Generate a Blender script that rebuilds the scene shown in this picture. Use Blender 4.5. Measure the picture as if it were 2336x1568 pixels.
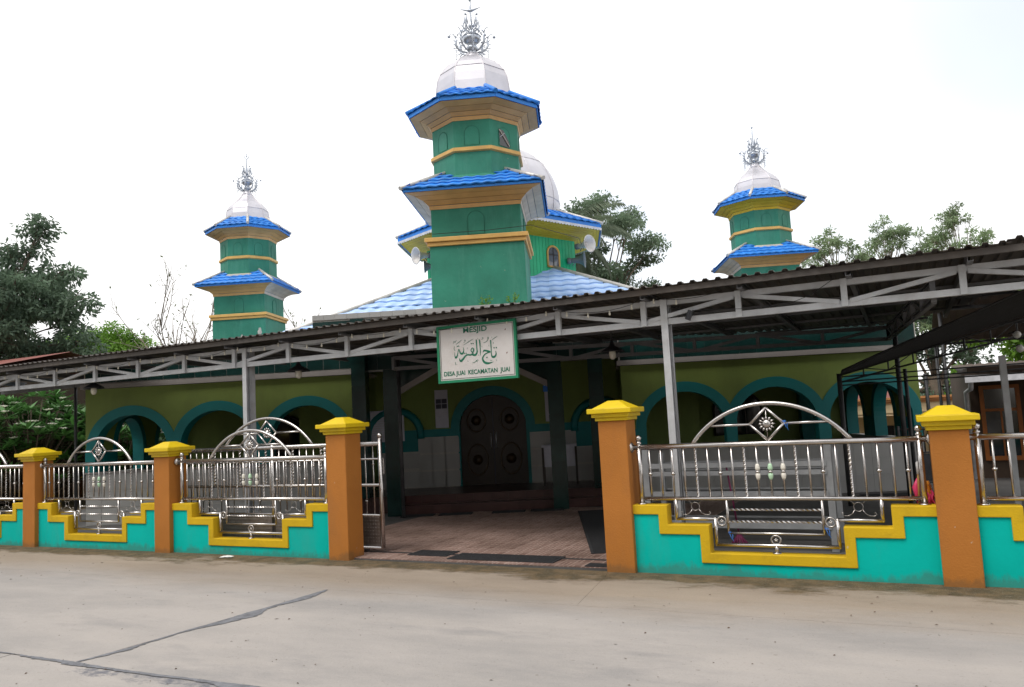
import bpy, math, random
import numpy as np
from mathutils import Vector, Matrix

for _o in list(bpy.data.objects):
    bpy.data.objects.remove(_o)
scene = bpy.context.scene
COL = scene.collection
R = math.radians
random.seed(7)
RNG = np.random.default_rng(11)

# ------------------------------------------------------------------ camera
YAW, PITCH, ROLL = 0.4589, 0.0925, 0.0528
cam = bpy.data.cameras.new('camera')
cam.sensor_width = 36.0
cam.lens = 1782.0 / 2336.0 * 36.0
cam.clip_start, cam.clip_end = 0.05, 3000.0
camo = bpy.data.objects.new('camera', cam)
COL.objects.link(camo)
camo.matrix_world = (Matrix.Translation((0, 0, 1.6)) @ Matrix.Rotation(YAW, 4, 'Z')
                     @ Matrix.Rotation(math.pi / 2 + PITCH, 4, 'X') @ Matrix.Rotation(-ROLL, 4, 'Z'))
scene.camera = camo

# ------------------------------------------------------------------ sky, sun, exposure
SUN_EL, SUN_AZ = R(57), R(203)          # azimuth measured from +Y towards +X
world = bpy.data.worlds.new('World')
scene.world = world
world.use_nodes = True
nt = world.node_tree
nt.nodes.clear()
w_out = nt.nodes.new('ShaderNodeOutputWorld')
w_sky = nt.nodes.new('ShaderNodeTexSky')
w_sky.sky_type = 'NISHITA'
w_sky.sun_disc = False
w_sky.sun_elevation = SUN_EL
w_sky.sun_rotation = SUN_AZ
w_bg = nt.nodes.new('ShaderNodeBackground'); w_bg.inputs['Strength'].default_value = 0.13
w_cl = nt.nodes.new('ShaderNodeBackground')
w_cl.inputs['Color'].default_value = (1.0, 1.0, 1.0, 1); w_cl.inputs['Strength'].default_value = 1.0
w_mix = nt.nodes.new('ShaderNodeMixShader')
w_tc = nt.nodes.new('ShaderNodeTexCoord')
w_mp = nt.nodes.new('ShaderNodeMapping'); w_mp.inputs['Location'].default_value = (0.35, 0.62, 0.1)
w_no = nt.nodes.new('ShaderNodeTexNoise')
w_no.inputs['Scale'].default_value = 1.35; w_no.inputs['Detail'].default_value = 5; w_no.inputs['Roughness'].default_value = 0.5
w_rp = nt.nodes.new('ShaderNodeValToRGB')
w_rp.color_ramp.elements[0].position = 0.30; w_rp.color_ramp.elements[0].color = (0.55, 0.55, 0.55, 1)
w_rp.color_ramp.elements[1].position = 0.46; w_rp.color_ramp.elements[1].color = (1, 1, 1, 1)
L = nt.links.new
L(w_tc.outputs['Generated'], w_mp.inputs['Vector']); L(w_mp.outputs['Vector'], w_no.inputs['Vector'])
L(w_no.outputs['Fac'], w_rp.inputs['Fac'])
w_dot = nt.nodes.new('ShaderNodeVectorMath'); w_dot.operation = 'DOT_PRODUCT'
w_dot.inputs[1].default_value = (0.150, 0.905, 0.398)
w_mr = nt.nodes.new('ShaderNodeMapRange'); w_mr.interpolation_type = 'SMOOTHSTEP'
w_mr.inputs[1].default_value = 0.965; w_mr.inputs[2].default_value = 1.0; w_mr.inputs[3].default_value = 0.0; w_mr.inputs[4].default_value = 0.55
w_mu = nt.nodes.new('ShaderNodeMath'); w_mu.operation = 'SUBTRACT'
w_md = nt.nodes.new('ShaderNodeMath'); w_md.operation = 'MULTIPLY'; w_md.inputs[1].default_value = 1.35
L(w_tc.outputs['Generated'], w_dot.inputs[0]); L(w_dot.outputs['Value'], w_mr.inputs[0])
L(w_no.outputs['Fac'], w_md.inputs[0]); w_m3 = nt.nodes.new('ShaderNodeMath'); w_m3.operation = 'MULTIPLY'
L(w_mr.outputs[0], w_m3.inputs[0]); L(w_md.outputs[0], w_m3.inputs[1])
L(w_rp.outputs['Color'], w_mu.inputs[0]); L(w_m3.outputs[0], w_mu.inputs[1]); L(w_mu.outputs[0], w_mix.inputs['Fac'])
L(w_sky.outputs['Color'], w_bg.inputs['Color'])
L(w_bg.outputs['Background'], w_mix.inputs[1]); L(w_cl.outputs['Background'], w_mix.inputs[2])
L(w_mix.outputs['Shader'], w_out.inputs['Surface'])

sun = bpy.data.lights.new('sun', 'SUN')
sun.energy = 1.5; sun.angle = R(30); sun.color = (1.0, 0.96, 0.9)
suno = bpy.data.objects.new('sun', sun)
COL.objects.link(suno)
_sd = Vector((math.sin(SUN_AZ) * math.cos(SUN_EL), math.cos(SUN_AZ) * math.cos(SUN_EL), math.sin(SUN_EL)))
suno.rotation_euler = (-_sd).to_track_quat('-Z', 'Y').to_euler()
suno.location = (0, 0, 30)

vs = scene.view_settings
vs.view_transform = 'Standard'; vs.look = 'None'; vs.gamma = 1.0; vs.exposure = 0.5
vs.use_curve_mapping = False
scene.render.engine = 'CYCLES'
scene.cycles.max_bounces = 8

# ------------------------------------------------------------------ frames
PH = R(22.0)                         # the mosque is turned 22 degrees against the road
CPH, SPH = math.cos(PH), math.sin(PH)
def MF(u, v, z=0.0):
    return (u * CPH - v * SPH, u * SPH + v * CPH, z)

# ------------------------------------------------------------------ materials
MATS = {}
def mat(name, col, rough=0.6, metal=0.0, var=0.12, scale=1.5, bump=0.0, bscale=60.0, spec=0.4,
        rnd=0.0, stain=None, stain_amt=0.0, stain_scale=2.0, streak=0.0, trans=0.0, coat=0.0, grime_shade=0.0, chips=0.0):
    m = bpy.data.materials.new(name)
    m.use_nodes = True
    n = m.node_tree.nodes; l = m.node_tree.links.new
    b = n['Principled BSDF']
    b.inputs['Roughness'].default_value = rough
    b.inputs['Metallic'].default_value = metal
    b.inputs['Specular IOR Level'].default_value = spec
    if coat:
        b.inputs['Coat Weight'].default_value = coat; b.inputs['Coat Roughness'].default_value = 0.12
    g = n.new('ShaderNodeNewGeometry')
    no = n.new('ShaderNodeTexNoise'); no.inputs['Scale'].default_value = scale
    no.inputs['Detail'].default_value = 6; no.inputs['Roughness'].default_value = 0.62
    l(g.outputs['Position'], no.inputs['Vector'])
    rp = n.new('ShaderNodeValToRGB')
    rp.color_ramp.elements[0].position = 0.3; rp.color_ramp.elements[1].position = 0.7
    rp.color_ramp.elements[0].color = (*[max(0, c * (1 - var)) for c in col], 1)
    rp.color_ramp.elements[1].color = (*[min(1, c * (1 + var)) for c in col], 1)
    l(no.outputs['Fac'], rp.inputs['Fac'])
    out = rp.outputs['Color']
    if stain is not None:
        n2 = n.new('ShaderNodeTexNoise'); n2.inputs['Scale'].default_value = stain_scale
        n2.inputs['Detail'].default_value = 8; n2.inputs['Roughness'].default_value = 0.7
        mp = n.new('ShaderNodeMapping')
        mp.inputs['Scale'].default_value = (1, 1, 1.0 - streak * 0.9)
        mp.inputs['Location'].default_value = (3.1, 7.7, 1.3)
        l(g.outputs['Position'], mp.inputs['Vector']); l(mp.outputs['Vector'], n2.inputs['Vector'])
        r2 = n.new('ShaderNodeValToRGB')
        r2.color_ramp.elements[0].position = 0.5; r2.color_ramp.elements[0].color = (0, 0, 0, 1)
        r2.color_ramp.elements[1].position = 0.75; r2.color_ramp.elements[1].color = (stain_amt,) * 3 + (1,)
        l(n2.outputs['Fac'], r2.inputs['Fac'])
        mx = n.new('ShaderNodeMix'); mx.data_type = 'RGBA'
        mx.inputs[7].default_value = (*stain, 1)
        l(r2.outputs['Color'], mx.inputs[0]); l(out, mx.inputs[6])
        out = mx.outputs[2]
    if chips:                      # knocked-off paint
        n6 = n.new('ShaderNodeTexNoise'); n6.inputs['Scale'].default_value = 16.0; n6.inputs['Detail'].default_value = 5; n6.inputs['Roughness'].default_value = 0.6
        l(g.outputs['Position'], n6.inputs['Vector'])
        r6 = n.new('ShaderNodeValToRGB')
        r6.color_ramp.elements[0].position = 0.715; r6.color_ramp.elements[0].color = (0, 0, 0, 1)
        r6.color_ramp.elements[1].position = 0.745; r6.color_ramp.elements[1].color = (chips,) * 3 + (1,)
        l(n6.outputs['Fac'], r6.inputs['Fac'])
        m6 = n.new('ShaderNodeMix'); m6.data_type = 'RGBA'; m6.inputs[7].default_value = (0.50, 0.45, 0.36, 1)
        l(r6.outputs['Color'], m6.inputs[0]); l(out, m6.inputs[6]); out = m6.outputs[2]
    if grime_shade:                      # mud splashed on the foot of a wall, doubling as painted contact shade
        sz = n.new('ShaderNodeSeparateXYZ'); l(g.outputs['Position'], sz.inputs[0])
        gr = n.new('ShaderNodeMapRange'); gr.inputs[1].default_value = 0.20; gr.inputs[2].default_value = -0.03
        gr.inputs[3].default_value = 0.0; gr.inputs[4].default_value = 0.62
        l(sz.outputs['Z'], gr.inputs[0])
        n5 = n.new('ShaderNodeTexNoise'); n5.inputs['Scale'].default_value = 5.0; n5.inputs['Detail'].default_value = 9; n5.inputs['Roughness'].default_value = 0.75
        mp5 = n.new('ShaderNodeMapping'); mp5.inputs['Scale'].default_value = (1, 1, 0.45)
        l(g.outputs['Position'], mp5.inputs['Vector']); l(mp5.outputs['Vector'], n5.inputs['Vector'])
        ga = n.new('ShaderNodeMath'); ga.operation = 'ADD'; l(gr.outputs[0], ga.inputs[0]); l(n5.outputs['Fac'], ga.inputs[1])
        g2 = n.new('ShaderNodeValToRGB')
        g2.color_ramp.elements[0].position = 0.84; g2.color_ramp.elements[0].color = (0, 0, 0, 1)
        g2.color_ramp.elements[1].position = 1.12; g2.color_ramp.elements[1].color = (grime_shade,) * 3 + (1,)
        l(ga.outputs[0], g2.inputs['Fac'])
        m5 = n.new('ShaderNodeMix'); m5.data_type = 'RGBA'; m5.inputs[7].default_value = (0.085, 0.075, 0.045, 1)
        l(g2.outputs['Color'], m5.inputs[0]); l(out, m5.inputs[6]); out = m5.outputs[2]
    if rnd:
        oi = n.new('ShaderNodeObjectInfo')
        mr = n.new('ShaderNodeMapRange'); mr.inputs[3].default_value = 1 - rnd; mr.inputs[4].default_value = 1 + rnd
        l(oi.outputs['Random'], mr.inputs[0])
        vm = n.new('ShaderNodeVectorMath'); vm.operation = 'SCALE'
        l(out, vm.inputs[0]); l(mr.outputs[0], vm.inputs['Scale'])
        out = vm.outputs[0]
    l(out, b.inputs['Base Color'])
    if bump:
        n3 = n.new('ShaderNodeTexNoise'); n3.inputs['Scale'].default_value = bscale; n3.inputs['Detail'].default_value = 4
        l(g.outputs['Position'], n3.inputs['Vector'])
        bp = n.new('ShaderNodeBump'); bp.inputs['Strength'].default_value = bump; bp.inputs['Distance'].default_value = 0.01
        l(n3.outputs['Fac'], bp.inputs['Height']); l(bp.outputs['Normal'], b.inputs['Normal'])
    if trans:
        tr = n.new('ShaderNodeBsdfTranslucent'); ms = n.new('ShaderNodeMixShader')
        ms.inputs[0].default_value = trans
        l(out, tr.inputs['Color']); l(b.outputs[0], ms.inputs[1]); l(tr.outputs[0], ms.inputs[2])
        l(ms.outputs[0], n['Material Output'].inputs['Surface'])
    MATS[name] = m
    return m

def road_mat(name):
    m = bpy.data.materials.new(name); m.use_nodes = True
    n = m.node_tree.nodes; l = m.node_tree.links.new
    b = n['Principled BSDF']; b.inputs['Roughness'].default_value = 0.85; b.inputs['Specular IOR Level'].default_value = 0.2
    g = n.new('ShaderNodeNewGeometry')
    sx = n.new('ShaderNodeSeparateXYZ'); l(g.outputs['Position'], sx.inputs[0])
    def noise(sc, det, ro, sx_=1.0, sy=1.0, loc=(0, 0, 0)):
        mp = n.new('ShaderNodeMapping'); mp.inputs['Scale'].default_value = (sx_, sy, 1); mp.inputs['Location'].default_value = loc
        t = n.new('ShaderNodeTexNoise'); t.inputs['Scale'].default_value = sc; t.inputs['Detail'].default_value = det
        t.inputs['Roughness'].default_value = ro
        l(g.outputs['Position'], mp.inputs['Vector']); l(mp.outputs['Vector'], t.inputs['Vector'])
        return t.outputs['Fac']
    def ramp(src, p0, c0, p1, c1):
        r = n.new('ShaderNodeValToRGB')
        r.color_ramp.elements[0].position = p0; r.color_ramp.elements[1].position = p1
        c0 = (c0,) * 3 if isinstance(c0, (int, float)) else c0; c1 = (c1,) * 3 if isinstance(c1, (int, float)) else c1
        r.color_ramp.elements[0].color = (*c0, 1); r.color_ramp.elements[1].color = (*c1, 1)
        l(src, r.inputs['Fac']); return r.outputs['Color']
    def mix(fac, a, c):
        x = n.new('ShaderNodeMix'); x.data_type = 'RGBA'
        l(fac, x.inputs[0])
        for s, i in ((a, 6), (c, 7)):
            if isinstance(s, tuple): x.inputs[i].default_value = (*s, 1)
            else: l(s, x.inputs[i])
        return x.outputs[2]
    def rng(axis, a, c, lo=0.0, hi=1.0):
        r = n.new('ShaderNodeMapRange'); r.inputs[1].default_value = a; r.inputs[2].default_value = c
        r.inputs[3].default_value = lo; r.inputs[4].default_value = hi
        l(sx.outputs[axis], r.inputs[0]); return r.outputs[0]
    def op(kind, a, c):
        o = n.new('ShaderNodeMath'); o.operation = kind
        for s, i in ((a, 0), (c, 1)):
            if isinstance(s, (int, float)): o.inputs[i].default_value = s
            else: l(s, o.inputs[i])
        return o.outputs[0]
    grey = ramp(noise(0.55, 8, 0.66, 0.5, 1.3), 0.38, (0.268, 0.251, 0.238), 0.60, (0.352, 0.322, 0.299))
    grey = mix(ramp(noise(1.4, 8, 0.7, 0.4, 1.3, (5, 2, 0)), 0.52, 0, 0.7, 0.6), grey, (0.35, 0.318, 0.29))
    grey = mix(ramp(noise(0.8, 9, 0.7, 0.45, 1.2, (9, 4, 0)), 0.53, 0, 0.68, 0.7), grey, (0.205, 0.198, 0.196))
    tan = ramp(noise(0.7, 8, 0.68, 0.4, 1.3, (2, 8, 0)), 0.35, (0.235, 0.19, 0.148), 0.64, (0.31, 0.255, 0.20))
    tan = mix(ramp(noise(2.2, 9, 0.72, 0.4, 1.4, (1, 1, 0)), 0.56, 0, 0.72, 0.7), tan, (0.185, 0.145, 0.105))
    # the shoulder is browner; the change is uneven
    f = ramp(op('ADD', rng('Y', 5.6, 7.0, 0, 0.72), op('MULTIPLY', noise(0.9, 8, 0.7, 0.35, 1.0, (3, 3, 0)), 0.62)), 0.46, 0, 0.92, 1)
    c = mix(f, grey, tan)
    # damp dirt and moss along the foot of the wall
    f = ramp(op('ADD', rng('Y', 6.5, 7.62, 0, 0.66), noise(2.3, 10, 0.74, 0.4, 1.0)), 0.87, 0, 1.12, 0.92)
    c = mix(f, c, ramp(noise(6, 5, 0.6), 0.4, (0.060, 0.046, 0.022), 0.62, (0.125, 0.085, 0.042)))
    # tar smeared beside the joint
    near = op('MULTIPLY', op('MULTIPLY', rng('Y', 3.42, 3.66), rng('Y', 3.86, 3.76)), op('MULTIPLY', rng('X', -6.0, -5.4), rng('X', -3.3, -4.0)))
    f = ramp(op('MULTIPLY', near, noise(4.2, 8, 0.72, 1, 1.6)), 0.44, 0, 0.56, 0.9)
    c = mix(f, c, (0.115, 0.118, 0.138))
    # pits, grit, small dark spots
    c = mix(ramp(noise(70, 4, 0.6), 0.60, 0, 0.78, 0.6), c, (0.15, 0.135, 0.125))
    c = mix(ramp(noise(21, 4, 0.55), 0.67, 0, 0.75, 0.55), c, (0.16, 0.135, 0.115))
    c = mix(ramp(noise(140, 2, 0.5), 0.60, 0, 0.72, 0.4), c, (0.42, 0.39, 0.36))
    l(c, b.inputs['Base Color'])
    bp = n.new('ShaderNodeBump'); bp.inputs['Strength'].default_value = 0.35; bp.inputs['Distance'].default_value = 0.012
    l(op('ADD', noise(40, 6, 0.7), op('MULTIPLY', noise(5, 4, 0.6), 1.5)), bp.inputs['Height']); l(bp.outputs['Normal'], b.inputs['Normal'])
    MATS[name] = m
    return m

def tile_floor_mat(name):
    m = bpy.data.materials.new(name); m.use_nodes = True
    n = m.node_tree.nodes; l = m.node_tree.links.new
    b = n['Principled BSDF']; b.inputs['Roughness'].default_value = 0.55; b.inputs['Specular IOR Level'].default_value = 0.2
    g = n.new('ShaderNodeNewGeometry')
    ck = n.new('ShaderNodeTexChecker'); ck.inputs['Scale'].default_value = 1 / 0.15
    l(g.outputs['Position'], ck.inputs['Vector'])
    mp = n.new('ShaderNodeMapping'); mp.inputs['Rotation'].default_value = (0, 0, math.pi / 2)
    l(g.outputs['Position'], mp.inputs['Vector'])
    cols = []
    for src in (g.outputs['Position'], mp.outputs['Vector']):
        br = n.new('ShaderNodeTexBrick')
        br.inputs['Scale'].default_value = 1.0
        br.inputs['Brick Width'].default_value = 0.15; br.inputs['Row Height'].default_value = 0.05
        br.inputs['Mortar Size'].default_value = 0.005; br.offset = 0.0
        br.inputs['Color1'].default_value = (0.19, 0.112, 0.09, 1); br.inputs['Color2'].default_value = (0.265, 0.165, 0.135, 1)
        br.inputs['Mortar'].default_value = (0.52, 0.42, 0.37, 1)
        l(src, br.inputs['Vector']); cols.append(br.outputs['Color'])
    mx = n.new('ShaderNodeMix'); mx.data_type = 'RGBA'
    l(ck.outputs['Fac'], mx.inputs[0]); l(cols[0], mx.inputs[6]); l(cols[1], mx.inputs[7])
    no = n.new('ShaderNodeTexNoise'); no.inputs['Scale'].default_value = 1.3; no.inputs['Detail'].default_value = 7
    l(g.outputs['Position'], no.inputs['Vector'])
    rp = n.new('ShaderNodeValToRGB')
    rp.color_ramp.elements[0].color = (0.62, 0.6, 0.58, 1); rp.color_ramp.elements[0].position = 0.35
    rp.color_ramp.elements[1].color = (1.05, 1.05, 1.05, 1); rp.color_ramp.elements[1].position = 0.65
    l(no.outputs['Fac'], rp.inputs['Fac'])
    m2 = n.new('ShaderNodeMix'); m2.data_type = 'RGBA'; m2.blend_type = 'MULTIPLY'; m2.inputs[0].default_value = 1.0
    l(mx.outputs[2], m2.inputs[6]); l(rp.outputs['Color'], m2.inputs[7])
    l(m2.outputs[2], b.inputs['Base Color'])
    MATS[name] = m
    return m

road_mat('concrete')
tile_floor_mat('floor_tile')
mat('asphalt', (0.155, 0.157, 0.17), 0.9, var=0.35, scale=14, bump=0.6, bscale=120)
mat('soil', (0.16, 0.12, 0.07), 0.95, var=0.4, scale=0.6, stain=(0.06, 0.09, 0.02), stain_amt=0.9, stain_scale=0.3)
mat('turquoise', (0.0, 0.445, 0.385), 0.7, spec=0.12, grime_shade=0.42, chips=0.35, var=0.07, scale=1.6, bump=0.12, bscale=30, stain=(0.07, 0.27, 0.22), stain_amt=0.45, stain_scale=1.6, streak=0.8)
mat('coping_yellow', (0.58, 0.375, 0.012), 0.62, spec=0.2, chips=0.5, var=0.07, scale=2.5, bump=0.25, bscale=60, stain=(0.30, 0.20, 0.02), stain_amt=0.5, stain_scale=3.5)
mat('cap_yellow', (0.66, 0.465, 0.006), 0.45, var=0.06, scale=3, bump=0.2, bscale=60, stain=(0.34, 0.25, 0.03), stain_amt=0.45, stain_scale=5)
mat('pillar_orange', (0.40, 0.152, 0.030), 0.65, spec=0.2, grime_shade=0.4, chips=0.75, var=0.07, scale=2.2, bump=0.3, bscale=70, stain=(0.29, 0.13, 0.045), stain_amt=0.5, stain_scale=2.4, streak=0.7)
mat('stainless', (0.53, 0.50, 0.48), 0.26, metal=1.0, var=0.10, scale=9, bump=0.05, bscale=30)
mat('stainless_mesh', (0.30, 0.27, 0.25), 0.42, metal=0.9, var=0.2, scale=25)
mat('bead_white', (0.72, 0.68, 0.60), 0.25, var=0.05)
mat('bead_green', (0.45, 0.66, 0.45), 0.25, var=0.05)
mat('galvanised', (0.50, 0.51, 0.53), 0.45, metal=0.15, var=0.16, scale=4, stain=(0.36, 0.34, 0.32), stain_amt=0.5, stain_scale=5)
mat('steel_shade', (0.17, 0.17, 0.18), 0.55, metal=0.2, var=0.2, scale=4)
mat('canopy_sheet', (0.10, 0.088, 0.08), 0.55, metal=0.15, var=0.15, scale=2, stain=(0.15, 0.12, 0.10), stain_amt=0.6, stain_scale=2.5)
mat('dark_steel', (0.06, 0.06, 0.063), 0.5, metal=0.3, var=0.3, scale=6)
mat('shade_net', (0.022, 0.022, 0.024), 0.95, var=0.25, scale=7, bump=0.4, bscale=90)
mat('tower_groove', (0.018, 0.135, 0.09), 0.7)
mat('tower_green', (0.030, 0.20, 0.135), 0.6, spec=0.3, chips=0.5, var=0.22, scale=1.1, bump=0.4, bscale=12, stain=(0.075, 0.27, 0.20), stain_amt=0.75, stain_scale=2.6, streak=0.9)
mat('plaster_bare', (0.42, 0.40, 0.36), 0.9, var=0.15, scale=8, bump=0.4)
mat('band_cream', (0.66, 0.39, 0.115), 0.5, var=0.10, scale=3, bump=0.2, bscale=40, stain=(0.36, 0.22, 0.09), stain_amt=0.5, stain_scale=4)
mat('soffit_orange', (0.60, 0.36, 0.145), 0.5, var=0.14, scale=2.4, rnd=0.10)
mat('soffit_grey', (0.58, 0.52, 0.45), 0.55, var=0.2, scale=3, rnd=0.10)
mat('soffit_gold', (0.56, 0.38, 0.025), 0.5, var=0.10, scale=3, rnd=0.08)
mat('roof_blue', (0.018, 0.20, 0.64), 0.5, var=0.14, scale=3, spec=0.4, rnd=0.14, stain=(0.07, 0.20, 0.42), stain_amt=0.5, stain_scale=4)
mat('roof_blue_sheen', (0.38, 0.56, 0.89), 0.36, var=0.06, scale=1.2, spec=0.6, rnd=0.10, stain=(0.56, 0.68, 0.88), stain_amt=0.6, stain_scale=1.6)  # same blue tile paint with the sky's reflection mixed into the colour
mat('flashing', (0.52, 0.50, 0.47), 0.5, metal=0.3, var=0.25, scale=5)
mat('dome_metal', (0.57, 0.555, 0.59), 0.42, metal=0.7, var=0.08, scale=2.5, bump=0.10, bscale=6)
mat('dome_seam', (0.58, 0.55, 0.57), 0.45, metal=0.6, var=0.15, scale=5)
mat('finial_metal', (0.44, 0.47, 0.52), 0.36, metal=0.8, var=0.2, scale=9)
mat('drum_green', (0.008, 0.42, 0.19), 0.45, var=0.10, scale=3, rnd=0.10, bump=0.15, bscale=30)
mat('lace_white', (0.55, 0.55, 0.58), 0.6, var=0.2, scale=8)
mat('lime_wall', (0.165, 0.225, 0.048), 0.6, stain=(0.10, 0.13, 0.035), stain_amt=0.6, stain_scale=1.2, streak=0.8, var=0.12, scale=1.3, bump=0.2, bscale=40)
mat('arch_teal', (0.002, 0.165, 0.17), 0.5, var=0.10, scale=2, bump=0.15, bscale=40)
mat('trim_white', (0.24, 0.22, 0.21), 0.6, var=0.12, scale=3)
mat('white_tile', (0.345, 0.34, 0.33), 0.3, var=0.05, scale=2, rnd=0.05)
mat('floor_concrete', (0.105, 0.10, 0.097), 0.7, var=0.3, scale=1.2, spec=0.25)
mat('steel_frame', (0.27, 0.275, 0.285), 0.5, metal=0.2, var=0.2, scale=5)
mat('grout', (0.42, 0.40, 0.37), 0.9, var=0.15, scale=8)
mat('dark_tile', (0.005, 0.026, 0.023), 0.22, var=0.30, scale=4, rnd=0.2)
mat('step_tile', (0.065, 0.031, 0.028), 0.3, var=0.2, scale=4, rnd=0.15)
mat('wood_door', (0.022, 0.014, 0.009), 0.4, var=0.35, scale=5)
mat('wood_carved', (0.055, 0.032, 0.014), 0.4, var=0.3, scale=8)
mat('wood_orange', (0.28, 0.085, 0.014), 0.45, var=0.15, scale=6)
mat('glass_dark', (0.012, 0.014, 0.018), 0.08, var=0.1, spec=0.8)
mat('glass_grey', (0.10, 0.11, 0.13), 0.08, var=0.4, scale=8, spec=0.8)
mat('paper', (0.55, 0.55, 0.62), 0.7, var=0.08, scale=9)
mat('print_ink', (0.06, 0.06, 0.09), 0.7, var=0.2)
mat('rubber_mat', (0.022, 0.022, 0.024), 0.85, var=0.3, scale=30, bump=0.5, bscale=90)
mat('sign_white', (0.60, 0.57, 0.555), 0.5, var=0.06, scale=3, stain=(0.38, 0.27, 0.20), stain_amt=0.22, stain_scale=5)
mat('sign_green', (0.012, 0.20, 0.095), 0.5, var=0.12, scale=9)
mat('sign_ink', (0.010, 0.15, 0.085), 0.5, var=0.18, scale=14)
mat('sign_line', (0.03, 0.035, 0.04), 0.5)
mat('rust', (0.16, 0.05, 0.03), 0.8)
mat('bulb', (0.75, 0.72, 0.62), 0.2, var=0.03, spec=0.6)
mat('wire_black', (0.015, 0.015, 0.017), 0.6)
mat('lamp_shade', (0.03, 0.03, 0.035), 0.35)
mat('horn_white', (0.62, 0.60, 0.58), 0.45, var=0.10, scale=6, stain=(0.3, 0.2, 0.14), stain_amt=0.5, stain_scale=6)
mat('horn_grey', (0.16, 0.19, 0.21), 0.5)
mat('house_cream', (0.62, 0.47, 0.28), 0.6, var=0.07, scale=2)
mat('house_cornice', (0.46, 0.20, 0.07), 0.55, var=0.10, scale=4)
mat('house_dark', (0.055, 0.033, 0.02), 0.7, var=0.3, scale=2)
mat('house_shed', (0.13, 0.10, 0.09), 0.6, var=0.3, scale=2.5, rnd=0.12)
mat('roof_red', (0.22, 0.075, 0.06), 0.6, var=0.25, scale=3, rnd=0.1)
mat('roof_sheet_grey', (0.30, 0.27, 0.26), 0.55, metal=0.2, var=0.25, scale=3, rnd=0.1)
mat('alu', (0.45, 0.46, 0.48), 0.4, metal=0.6)
mat('tank', (0.40, 0.44, 0.52), 0.4, metal=0.3, var=0.1)
mat('pink_plastic', (0.75, 0.05, 0.16), 0.4)
mat('orange_plastic', (0.85, 0.33, 0.02), 0.4)
mat('purple_stick', (0.22, 0.03, 0.10), 0.4)
mat('bamboo', (0.45, 0.26, 0.08), 0.5)
mat('white_plastic', (0.75, 0.74, 0.72), 0.35)
mat('blue_string', (0.04, 0.22, 0.72), 0.5)
mat('leaf_dark', (0.125, 0.185, 0.12), 0.6, var=0.45, scale=0.8, trans=0.45)  # foliage tones paled: haze and glare are put into the leaf colours
mat('leaf_mid', (0.145, 0.205, 0.13), 0.6, var=0.45, scale=0.8, trans=0.45)
mat('leaf_bright', (0.15, 0.30, 0.035), 0.55, var=0.35, scale=0.9, trans=0.35)
mat('leaf_whorl', (0.22, 0.30, 0.16), 0.6, var=0.45, scale=0.8, trans=0.45)
mat('leaf_olive', (0.15, 0.18, 0.10), 0.6, var=0.45, scale=0.8, trans=0.45)
mat('palm_leaf', (0.155, 0.19, 0.125), 0.6, var=0.45, scale=0.8, trans=0.45)
mat('frangipani_leaf', (0.085, 0.205, 0.055), 0.4, var=0.45, scale=1.6, trans=0.2)
mat('petal', (0.82, 0.80, 0.72), 0.5, var=0.04, trans=0.2)
mat('bark', (0.13, 0.10, 0.075), 0.9, var=0.3, scale=5, bump=0.5, bscale=25)
mat('bark_pale', (0.26, 0.22, 0.18), 0.9, var=0.3, scale=5)
mat('litter_brown', (0.10, 0.065, 0.045), 0.9, var=0.4, scale=11)

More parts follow.
